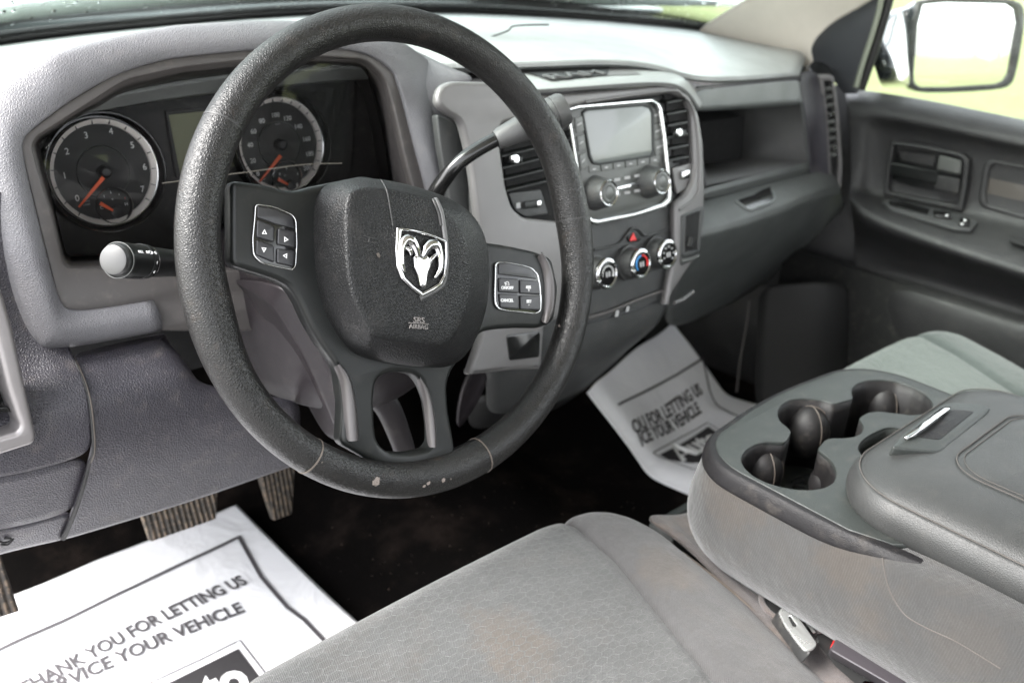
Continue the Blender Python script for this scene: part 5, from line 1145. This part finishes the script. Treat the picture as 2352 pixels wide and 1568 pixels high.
def ztop(x, y): # top of the fabric: rises behind the tray to meet the lid
    return bbot(y)-.0 +.002
fab = net('fabric_body', [[Vector((p[0]+(.034 if p[0] < .38 else -.034)*min(1, max(0, (-p[1]-.325)/.03)), p[1], ztop(*p)-.001+.004*min(1, max(0, (-p[1]-.325)/.03)))) for p in plan(.012)], lvl(ztop, .003), lvl(lambda x, y: ztop(x, y)-.008, .0005), lvl(-.245, -.003), lvl(-.265, -.005), lvl(-.285, -.003), lvl(-.305, .006), lvl(-.322, .024), lvl(-.334, .040), lvl(-.345, .044), lvl(-.48, .05)], M['cfab'], cn, 3, .003)
tube('base_piping', [Vector((p[0], p[1], -.331)) for p in plan(.0345)][4:24], .0020, M['flap'], fab, 8, 2)
sm_pts = D7([(917, 962), (920, 1010), (930, 1070), (950, 1140), (980, 1200), (1030, 1262), (1120, 1315), (1250, 1375), (1360, 1440), (1460, 1502)])
strip_on('stitched_seam', fab, sm_pts, .0007, M['stitch'], fab)
def ztray(x, y, base): return base
def bbot(y):
    t = min(1, max(0, (-y-.296)/.046)); return -.2200+.0165*(t*t*(3-2*t))
def blvl(z, inset):
    return [Vector((p[0], p[1], max(z, bbot(p[1])+.0004*k_))) for k_, p in enumerate([q for q in plan2(inset)])]
def plan2(inset): return [(p[0], p[1]) for p in plan(inset)][5:-5]
def brow(z, inset, k):
    out = []
    for x, y in plan2(inset):
        b = bbot(y); t = min(1, max(0, (-y-.296)/.06)); sx = .012*t*t*(1 if x < .38 else -1)
        out.append(Vector((x+sx, y, max(z, b+.0003*k) if k else b)))
    return out
band = net('tray_band', [brow(-.2205, .0012, 0), brow(-.2180, -.0014, 1), brow(-.2100, -.0008, 2), brow(-.2035, .0008, 3), brow(-.2005, .0034, 4), brow(-.2000, .0060, 5), brow(-.2000, .012, 6)], M['ctray_side'], cn, 3, 0, (4,), (), False, .3)
CTF = ws((0, 0, -.200), (1, 0, 0), (0, 1, 0))
hole_c = D7([(268, 550), (272, 525), (290, 500), (330, 475), (385, 462), (470, 466), (485, 445), (499, 415), (480, 395), (450, 372), (437, 345), (437, 318), (455, 290), (490, 270), (550, 262), (640, 270), (695, 290), (735, 278), (783, 265), (777, 240), (777, 218), (800, 195), (850, 180), (910, 178), (985, 186), (1060, 212), (1115, 245), (1145, 280), (1148, 310), (1110, 334), (1050, 340), (990, 333), (900, 322), (850, 328), (820, 345), (808, 360), (825, 378), (830, 400), (818, 425), (785, 440), (735, 446), (690, 444), (655, 452), (635, 475), (618, 497), (650, 520), (685, 550), (704, 590), (704, 625), (690, 652), (650, 674), (590, 684), (520, 682), (450, 670), (385, 650), (325, 620), (285, 585)])
cup = pxl(CTF, hole_c, 0, .004, 3)
small = pxl(CTF, D7([(803, 492), (820, 460), (860, 430), (930, 398), (985, 398), (1040, 415), (1080, 450), (1000, 520), (880, 560), (830, 535)]), 0, .006)
ib = [(.30, -.37), (.258, -.352), (.2365, -.334)]+[(p[0], p[1]) for p in plan(.0085, yb=-.52)][6:-6]+[(.530, -.334), (.515, -.352), (.47, -.37)]
plate('tray_top', [ib, cup, small], CTF, .0008, .005, M['tex_ctray'], cn, .0012, 50, 3)
def well(name, outline, depth, mat, inset=.004):
    c = Vector((sum(p[0] for p in outline)/len(outline), sum(p[1] for p in outline)/len(outline)))
    ol = [Vector(p) for p in outline]
    def ins(p, k): return c+(p-c)*(1-k)
    rows = [[CTF.P(p.x, p.y, -.001) for p in ol], [CTF.P(*ins(p, .002), -.012) for p in ol], [CTF.P(*ins(p, .008), -.013) for p in ol], [CTF.P(*ins(p, .015), -depth) for p in ol]]
    o = net(name, rows, mat, cn, 0, .0015, (), (), True, sharp=50)
    return o
wl = well('cupholder', cup, .085, M['cupliner'])
plate('cupholder_floor', [[p for p in cup]], CTF, -.083, .002, M['tex_ctray'], wl, .0002)
well('coin_tray', small, .022, M['tex_ctray']); plate('coin_tray_floor', [small], CTF, -.021, .002, M['tex_ctray'], cn, .0002)
def dome(px_, py_, r_, zc, par):
    c = Q(px_, py_, 'z', zc); n_, m_ = 28, 18; V = []; Fc = []
    for i in range(m_+1):
        for j in range(n_):
            a = math.pi*i/m_; b = 2*math.pi*j/n_; V.append(c+Vector((r_*.95*math.sin(a)*math.cos(b), r_*.95*math.sin(a)*math.sin(b), r_*1.25*math.cos(a))))
    for i in range(m_):
        for j in range(n_): Fc.append((i*n_+j, i*n_+(j+1) % n_, (i+1)*n_+(j+1) % n_, (i+1)*n_+j))
    o = mesh_obj('grip_pad', V, Fc, M['cupliner'], par, True, 80)
    for ph in (.35, 1.3):
        tube('pad_seam', [c+Vector((r_*.955*math.sin(a)*math.cos(ph-2.3), r_*.955*math.sin(a)*math.sin(ph-2.3), r_*1.255*math.cos(a))) for a in [-.3+.25*k for k in range(9)]], .0006, M['wornseam'], o, 6, 2)
for x, y, r_ in ((364, 596, .0215), (572, 412, .0245), (915, 300, .024), (655, 655, .0165)):
    q = D7([(x, y)])[0]; dome(q[0], q[1], r_*1.0, -.238, wl)
# dark dividing webs between the cups
for a, b in () and (((499, 418), (612, 500)), ((783, 268), (812, 352)), ((480, 470), (470, 668)), ((612, 505), (578, 682))):
    A_, B_ = Vector(CTF.px(*D7([a])[0], -.012)), Vector(CTF.px(*D7([b])[0], -.012))
    if (A_-B_).length > .001 and a in ((480, 470), (612, 505)):
        nn = Vector((-(B_-A_).y, (B_-A_).x)).normalized()*.0015
        hexa('divider', [CTF.P(*(A_-nn), -.006), CTF.P(*(B_-nn), -.014), CTF.P(*(B_+nn), -.014), CTF.P(*(A_+nn), -.006)]+[CTF.P(*(A_-nn), -.08), CTF.P(*(B_-nn), -.08), CTF.P(*(B_+nn), -.08), CTF.P(*(A_+nn), -.08)], M['cupliner'], wl, .0008)
FLR = ws((0, 0, -.2815), (1, 0, 0), (0, 1, 0))
for pts in ([(500, 645), (520, 628), (545, 620), (565, 632), (555, 650)], [(515, 655), (540, 640), (570, 645), (590, 662)], [(560, 615), (585, 605), (596, 618), (580, 634)], [(505, 665), (530, 660), (560, 668)]):
    strip('moulded_mark', D7(pts), FLR, .0005, .0010, M['ctray_side'], wl)
# armrest lid
def lidp(inset, **k): return plan(inset, rf=.075, y0=-.262, x0=.240, x1=.535, yb=-1.0)
def Lz(z, inset, lift=0):
    return [Vector((x, y, z+lift*(-y-.26))) for x, y in [(p[0], p[1] if p[1] < -.3 or True else p[1]) for p in lid_plan(inset)]]
def lid_plan(inset, n=10):
    x0, x1, y0, yb, r, r2 = .243+inset, .537-inset, -.262-inset, -1.0, .062-inset*.4, .05-inset*.3
    pts = [(x0, yb), (x0, -.8), (x0, -.6), (x0, -.5), (x0, -.42), (x0, -.37)]
    for k in range(n+1): a = math.pi-math.pi/2*k/n; pts.append((x0+r+r*math.cos(a), y0-r+r*math.sin(a)))
    pts += [(lerp(x0+r, x1-r2, t), y0) for t in (.2, .4, .6, .8)]
    for k in range(n+1): a = math.pi/2-math.pi/2*k/n; pts.append((x1-r2+r2*math.cos(a), y0-r2+r2*math.sin(a)))
    return pts+[(x1, -.37), (x1, -.42), (x1, -.5), (x1, -.6), (x1, -.8), (x1, yb)]
ld = thing('armrest_lid', 'padded grey vinyl armrest lid with chrome latch at the back of the cupholder tray', 'armrest', (.388, -.3, -.2))
lidm = net('padding', [Lz(-.206, .012), Lz(-.204, .003), Lz(-.196, -.002), Lz(-.182, -.003), Lz(-.174, .001), Lz(-.171, .003), Lz(-.170, .0055), Lz(-.1685, .0068), Lz(-.165, .012, .01), Lz(-.160, .024, .012), Lz(-.157, .045, .012), Lz(-.1555, .066, .012), Lz(-.1565, .0685, .012), Lz(-.1555, .071, .012), Lz(-.153, .085, .012), Lz(-.152, .11, .012), Lz(-.152, .138, .012), Lz(-.152, .1468, .012)], M['lid'], ld, 3, 0)
mesh_obj('underside', [(.25, -.28, -.203), (.53, -.28, -.203), (.53, -1, -.203), (.25, -1, -.203)], [(0, 1, 2, 3)], M['ctray_side'], ld)
for ins, zz, lf in ((.0042, -.1690, 0), (.0675, -.1550, .012)):
    tube('stitch_line', Lz(zz, ins, lf)[2:-2], .0006, M['stitch'], lidm, 6, 2)
tube('stitch_line', Lz(-.1545, .0725, .012)[2:-2], .0004, M['stitch'], lidm, 6, 2)
LT = ws(Q(2180, 980, 'z', -.156), (1, 0, 0), (0, .985, .12))
lt_o = D7([(958, 487), (1000, 432), (1185, 292), (1240, 282), (1385, 290), (1412, 308), (1400, 330), (1215, 480), (1195, 500), (1165, 510), (1000, 495)])
ltp = plate('latch_plate', [pxl(LT, lt_o, .002, .005)], LT, .003, .012, M['tex_ctray'], ld, .0018)
plate('latch_well', [pxl(LT, D7([(1075, 438), (1240, 312), (1340, 322), (1180, 452)]), .003, .004)], LT, .0034, .001, M['ctray_side'], ltp, .0003)
ch = D7([(1003, 438), (1190, 298), (1245, 302), (1062, 444)])
net('latch_handle', [[LT.at(*D7([(1003, 440)])[0], .004), LT.at(*D7([(1062, 405)])[0], .008), LT.at(*D7([(1130, 350)])[0], .009), LT.at(*D7([(1195, 298)])[0], .005)], [LT.at(*D7([(1035, 440)])[0], .0075), LT.at(*D7([(1095, 405)])[0], .011), LT.at(*D7([(1165, 345)])[0], .011), LT.at(*D7([(1222, 299)])[0], .007)], [LT.at(*D7([(1062, 445)])[0], .004), LT.at(*D7([(1122, 400)])[0], .0075), LT.at(*D7([(1190, 345)])[0], .0075), LT.at(*D7([(1245, 303)])[0], .004)]], M['chrome'], ltp, 3, .003)
# low rail in front of the console
rl = thing('seat_rail', 'dark green-grey plastic rail with black slots below the front of the console', 'rail', tuple(Q(1560, 1180, 'z', -.42)))
def zq(pts, z): return [Q(x, y, 'z', z) for x, y in pts]
a4 = zq([(1490, 1200), (1612, 1132), (1640, 1185), (1548, 1232)], -.40); hexa('rail_body', a4+[p-Vector((0, 0, .06)) for p in a4], M['tex_ctray'], rl, .003)
for q in ([(1514, 1204), (1612, 1148), (1614, 1158), (1520, 1212)], [(1530, 1216), (1614, 1170), (1616, 1174), (1534, 1220)]):
    a4 = zq(q, -.3985); hexa('slot', a4+[p-Vector((0, 0, .004)) for p in a4], M['void'], rl, .0003)
# ---- fabric skirt between the seat and the console, with two buckles
left = [(1500, 1180), (1560, 1216), (1615, 1262), (1690, 1338), (1765, 1410), (1835, 1492), (1880, 1568), (1915, 1640), (1940, 1720)]
right = [(1612, 1160), (1618, 1228), (1655, 1268), (1735, 1326), (1822, 1376), (1920, 1436), (2020, 1500), (2120, 1562), (2230, 1640)]
L_ = [Q(x, y, 'z', -.318-.005*k) for k, (x, y) in enumerate(left)]; R_ = [Q(x, y, 'z', -.334) for x, y in right]
flp = net('fabric_flap', [[p+Vector((-.012, 0, .0)) for p in L_], L_, [lerp(a, b, .35)+Vector((0, 0, -.006)) for a, b in zip(L_, R_)], [lerp(a, b, .7)+Vector((0, 0, -.008)) for a, b in zip(L_, R_)], R_, [p+Vector((.012, 0, .004)) for p in R_]], M['flap'], cn, 3, .003)
# hole with elastic rim
hc = Q(1803, 1400, 'z', -.338)
tube('buckle_opening', [hc+Vector((.021*math.cos(a), .024*math.sin(a), .004+.003*math.sin(a))) for a in [2*math.pi*k/16 for k in range(17)]], .0030, M['flap'], flp, 10, 2)
mesh_obj('opening_dark', [hc+Vector((.019*math.cos(a), .022*math.sin(a), .0065)) for a in [2*math.pi*k/24 for k in range(24)]], [tuple(range(24))], M['void'], flp)
tube('elastic_edge', [Q(x, y, 'z', z) for x, y, z in ((1872, 1452, -.332), (1895, 1446, -.325), (1935, 1448, -.322), (1975, 1468, -.322), (2020, 1500, -.324), (2075, 1545, -.326), (2120, 1590, -.328))], .0026, M['flap'], flp, 8, 4)
mesh_obj('opening_dark', [Q(x, y, 'z', -.330) for x, y in ((1876, 1454), (1930, 1452), (1990, 1484), (2040, 1525), (2070, 1560), (2000, 1600), (1920, 1530), (1880, 1480))], [tuple(range(8))], M['void'], flp)
b1 = thing('seat_belt_buckle', 'bright metal seat belt buckle in the gap between driver seat and console', 'belt buckle', tuple(hc), 'seat belt buckles')
def bq(pts, z): return [Q(*D7([p])[0], 'z', z) for p in pts]
f4 = bq([(438, 1232), (500, 1212), (622, 1378), (585, 1432)], -.318); f4b = [p+Vector((-.004, .004, -.014)) for p in f4]
hexa('buckle_body', f4+f4b, M['black'], b1, .003)
BK = Fr((f4[0]+f4[2])/2, (f4[2]-f4[0]), (f4[1]-f4[0]))
lo = [BK.px(*D7([p])[0], .001) for p in [(440, 1240), (455, 1222), (498, 1218), (618, 1388), (600, 1410), (560, 1418), (520, 1370), (470, 1300)]]
sl_ = [BK.px(*D7([p])[0], .001) for p in [(482, 1262), (495, 1258), (525, 1300), (518, 1312), (506, 1308)]]
M['bmetal'] = plain('bright_steel', c3(.85, .86, .84), .28, metal=.85)
if (BK.N.dot(CAM-BK.O)) < 0: BK = Fr(BK.O, -BK.U, BK.V); lo = [(-a, b) for a, b in lo]; sl_ = [(-a, b) for a, b in sl_]
plate('metal_plate', [fillet(lo, .003), fillet(sl_, .001)], BK, .0015, .003, M['bmetal'], b1, .0008)
plate('slot', [sl_], BK, .0002, .001, M['void'], b1, .0001)
hexa('metal_tab', [Q(*D7([p])[0], 'z', -.325) for p in [(556, 1280), (572, 1276), (612, 1335), (600, 1340)]]+[Q(*D7([p])[0], 'z', -.328) for p in [(556, 1280), (572, 1276), (612, 1335), (600, 1340)]], M['bmetal'], b1, .0005)
tube('cable', [Q(*D7([(620, 1370)])[0], 'z', -.338), Q(*D7([(650, 1390)])[0], 'z', -.342), Q(*D7([(685, 1412)])[0], 'z', -.345)], .0032, M['bmetal'], b1, 10, 3)
b2 = thing('seat_belt_buckle', 'dark grey plastic seat belt buckle with red release button by the console', 'belt buckle', tuple(Q(2000, 1520, 'z', -.34)), 'seat belt buckles')
t4 = bq([(722, 1342), (1045, 1515), (1018, 1612), (672, 1412)], -.306); t4b = bq([(722, 1342), (1045, 1515), (1000, 1640), (664, 1440)], -.330)
hexa('buckle_body', t4+t4b, plain('buckle_plastic', c3(.035, .031, .035), .45), b2, .0035)
r4 = bq([(800, 1572), (830, 1548), (905, 1560), (960, 1590)], -.330); hexa('release_button', r4+[p-Vector((0, 0, .012)) for p in r4], M['red'], b2, .002)
hexa('red_edge', bq([(702, 1352), (716, 1340), (690, 1400), (676, 1408)], -.326)+bq([(702, 1352), (716, 1340), (690, 1400), (676, 1408)], -.334), M['red'], b2, .0005)
# ================================================================ PEDALS
def pedal(nm, lb, pts, y, back=.012, arm=None):
    t = thing(nm, lb, 'pedal', tuple(Q(*pts[0], 'y', y)))
    ys = [y+.0, y+.0, y-.02, y-.02] if len(pts) == 4 else None
    n4 = [Q(*p, 'y', yy) for p, yy in zip(pts, ys)]; f_ = (n4[1]-n4[0]).cross(n4[3]-n4[0]).normalized()
    if f_.dot(CAM-n4[0]) > 0: f_ = -f_
    hexa('pad', n4+[p+f_*back for p in n4], M['pedal'], t, .003)
    w = (n4[1]-n4[0]); nr = 12
    mid_ = (n4[0]+n4[1])/2+f_*back
    tube('arm', [mid_, mid_+Vector((0, .06, .12)), mid_+Vector((0, .12, .3))], .009, M['black'], t, 10, 3)
pedal('brake_pedal', 'wide worn ribbed brake pedal above the white paper mat', [(316, 1150), (502, 1100), (497, 1192), (348, 1244)], .42)
pedal('accelerator_pedal', 'narrow worn accelerator pedal hanging right of the brake pedal', [(586, 1060), (680, 1040), (672, 1180), (630, 1196)], .47)
pedal('parking_brake_pedal', 'ribbed parking brake pedal at the far left of the footwell', [(-70, 1290), (2, 1272), (46, 1404), (-70, 1440)], .33)
# ================================================================ PAPER MATS
def sheet(nm, lb, wf, nu, nv):
    t = thing(nm, lb, 'paper mat', tuple(wf(.5, .5, 0, True)), 'paper floor mats')
    V = [wf(i/nu, j/nv, 0, True) for j in range(nv+1) for i in range(nu+1)]
    Fc = [(j*(nu+1)+i, j*(nu+1)+i+1, (j+1)*(nu+1)+i+1, (j+1)*(nu+1)+i) for j in range(nv) for i in range(nu)]
    o = mesh_obj('sheet', V, Fc, M['paper'], t, True, 0); solid(o, .0004); return t
def drv(u, v, h=0, unit=False):   # u, v in metres (x, y) or 0..1
    if unit: u, v = -.42+.51*u, .0+.567*v
    edge = min(u+.42, .09-u, .567-v); w_ = .0015*math.sin(u*18+v*9)+.0015*math.sin(v*15-u*7)+.010*math.exp(-((u+.27)/.06)**2-((v-.53)/.08)**2)
    du = 0
    dvv = -.020*max(0, (-.12-u)/.2)*max(0, (v-.3)/.26)
    return Vector((u+du, v+dvv, -.600+w_+.003+floor_z(u, v)+.61+h))
p1 = sheet('paper_mat', 'white printed paper mat in the driver footwell under the pedals', drv, 110, 120)
def inv(px_, py_, wf, u, v):
    for _ in range(12):
        def f(u_, v_):
            d = wf(u_, v_)-CAM; z = d.dot(FW); return Vector((CW/2+CF*d.dot(RT)/z-px_, CH/2-CF*d.dot(UPV)/z-py_))
        e = f(u, v); eu = (f(u+.001, v)-e)/.001; ev_ = (f(u, v+.001)-e)/.001; D = eu.x*ev_.y-eu.y*ev_.x
        u -= (e.x*ev_.y-e.y*ev_.x)/D; v -= (eu.x*e.y-eu.y*e.x)/D
    return u, v
def line_on(wf, par, pts, w, mat, h=.0016, gu=(-.1, .4)):
    P_ = [Vector(inv(x, y, wf, *gu)) for x, y in pts]; V, Fc = [], []
    Q_ = []
    for a, b in zip(P_[:-1], P_[1:]):
        for k in range(8): Q_.append(a.lerp(b, k/8))
    Q_.append(P_[-1])
    for i, p in enumerate(Q_):
        d = (Q_[min(i+1, len(Q_)-1)]-Q_[max(i-1, 0)]).normalized(); nn = Vector((-d.y, d.x))*w/2
        V += [wf(*(p+nn), h), wf(*(p-nn), h)]
    for i in range(len(Q_)-1): Fc.append((2*i, 2*i+1, 2*i+3, 2*i+2))
    return mesh_obj('printed_line', V, Fc, mat, par, True, 0)
def text_on(wf, par, s, a, b, size, mat, gu, bold=0, shear=0, h=.0018, anchor='RIGHT'):
    A_, B_ = Vector(inv(*a, wf, *gu)), Vector(inv(*b, wf, *gu)); d = B_-A_
    cu_, cv_ = ((A_+B_)/2)
    return text('printed_text', s, None, cu_, cv_, size, mat, par, h, 0, shear=shear, bold=bold, warp=wf, rot=math.atan2(d.y, d.x), width=d.length)
# text baselines run along the paper: full words placed so the visible part lines up
def tline(wf, par, s, vis, a, b, size, mat, gu, bold, shear=0):
    "a..b are the pixels where the part vis of s starts and ends"
    A_, B_ = Vector(inv(*a, wf, *gu)), Vector(inv(*b, wf, *gu)); d = (B_-A_); L = d.length*len(s)/len(vis)*1.0
    C_ = B_-d.normalized()*L/2
    return text('printed_text', s, None, C_.x, C_.y, size, mat, par, .0018, 0, shear=shear, bold=bold, warp=wf, rot=math.atan2(d.y, d.x), width=L)
g1_ = (-.1, .4)
line_on(drv, p1, [(-60, 1525), (150, 1425), (300, 1352), (430, 1290), (550, 1234)], .0060, M['greyink'], gu=g1_)
line_on(drv, p1, [(548, 1232), (600, 1325), (660, 1395), (700, 1425), (800, 1530), (900, 1640)], .0060, M['greyink'], gu=g1_)
tline(drv, p1, 'THANK YOU FOR LETTING US', 'HANK YOU FOR LETTING US', (70, 1575), (562, 1332), .0220, M['greyink'], g1_, .0010)
tline(drv, p1, 'SERVICE YOUR VEHICLE', 'ICE YOUR VEHICLE', (188, 1551), (557, 1396), .0220, M['greyink'], g1_, .0010)
line_on(drv, p1, [(300, 1590), (460, 1516), (551, 1471), (620, 1560), (660, 1620)], .0022, M['greyink'], gu=g1_)
def poly_on(wf, par, pts, mat, gu, h=.0013, name='printed_block'):
    P_ = [inv(x, y, wf, *gu) for x, y in pts]
    bm = bmesh.new(); vs = [bm.verts.new((p[0], p[1], 0)) for p in P_]; bm.faces.new(vs)
    for _ in range(4): bmesh.ops.subdivide_edges(bm, edges=[e for e in bm.edges if e.calc_length() > .012], cuts=1, use_grid_fill=True)
    bmesh.ops.triangulate(bm, faces=bm.faces)
    me = bpy.data.meshes.new(name); bm.to_mesh(me); bm.free()
    for v_ in me.vertices: v_.co = wf(v_.co.x, v_.co.y, h)
    return link(name, me, mat, par, False, 0)
poly_on(drv, p1, [(548, 1490), (400, 1563), (300, 1612), (330, 1690), (560, 1700), (640, 1620), (600, 1560)], M['ink'], g1_)
M['paperw'] = plain('paper_white_print', c3(.82), .7)
tline(drv, p1, 'Auto', 'to', (455, 1600), (565, 1548), .052, M['paperw'], g1_, .0030)
# passenger mat, bent where the floor meets the toe board
UO = Vector((.672, .232, -.600)); Ud = Vector((math.cos(rad(15)), math.sin(rad(15)), 0)); Vd = Vector((-math.sin(rad(13)), math.cos(rad(13)), 0))
SLP = rad(41)
def pas(u, v, h=0, unit=False):
    if unit: u, v = .0+.345*u, -.16+.335*v
    r = .016
    if v <= -r: yy, zz, nz, ny = v, 0, 1, 0
    else:
        t = min(1, (v+r)/(2*r)); a = SLP*t
        R = 2*r/SLP; yy = -r+R*math.sin(a); zz = R*(1-math.cos(a)); ny, nz = -math.sin(a), math.cos(a)
        if v > r: yy += (v-r)*math.cos(SLP); zz += (v-r)*math.sin(SLP)
    w_ = .002*math.sin(u*30+v*14)+.002*math.sin(v*28-u*21)
    p = UO+Ud*u+Vd*(yy+ny*h)+Vector((0, 0, zz+nz*h+.006+w_))
    p += Vector((-.005*math.exp(-(u/.03)**2), 0, -.010*math.exp(-(u/.02)**2)))
    return p
p2 = sheet('paper_mat', 'white printed paper mat curling up the passenger footwell beside the console', pas, 90, 90)
g2 = (.15, .05)
line_on(pas, p2, D6([(385, 652), (560, 565), (740, 470), (905, 366)]), .0045, M['greyink'], gu=g2)
line_on(pas, p2, D6([(903, 362), (925, 460), (945, 560), (990, 650), (1070, 700), (1130, 725), (1200, 760)]), .0045, M['greyink'], gu=g2)
text_on(pas, p2, 'OU FOR LETTING US', D6([(470, 805)])[0], D6([(890, 555)])[0], .0225, M['greyink'], g2, .0010, .25)
text_on(pas, p2, 'ICE YOUR VEHICLE', D6([(508, 880)])[0], D6([(882, 670)])[0], .0215, M['greyink'], g2, .0010, .25)
poly_on(pas, p2, D6([(640, 955), (940, 785), (1010, 830), (1040, 900), (960, 1000), (840, 1010), (760, 1000)]), M['ink'], g2)
line_on(pas, p2, D6([(600, 945), (770, 850), (935, 762), (1030, 820), (1100, 900)]), .002, M['greyink'], gu=g2)
line_on(pas, p2, D6([(600, 945), (700, 990), (840, 1045), (960, 1060)]), .002, M['greyink'], gu=g2)
text_on(pas, p2, 'Auto', D6([(725, 968)])[0], D6([(1010, 845)])[0], .046, M['paperw'], g2, .0030, 0, .0024)
text_on(pas, p2, 'MALL', D6([(830, 1015)])[0], D6([(960, 985)])[0], .010, M['paperw'], g2, .0012, 0, .0018) if False else None
# debris specks on the carpet
bmd = bmesh.new()
for k in range(500):
    x, y = random.uniform(-.1, .62), random.uniform(-.02, .45); s_ = random.uniform(.0004, .0014); z = floor_z(x, y)+.001
    a = random.uniform(0, 6.28); vs = [bmd.verts.new((x+s_*math.cos(a+b)*random.uniform(.5, 1.3), y+s_*math.sin(a+b), z+random.uniform(0, .0015))) for b in (0, 2.1, 4.2)]; bmd.faces.new(vs)
med = bpy.data.meshes.new('grit'); bmd.to_mesh(med); bmd.free(); med.materials.append(plain('grit_brown', (.14, .10, .08), .8)); og = bpy.data.objects.new('grit', med); COL.objects.link(og); og['kind'] = 'stuff'; og['label'] = 'fine brown grit scattered over the black carpet'; og['category'] = 'grit'
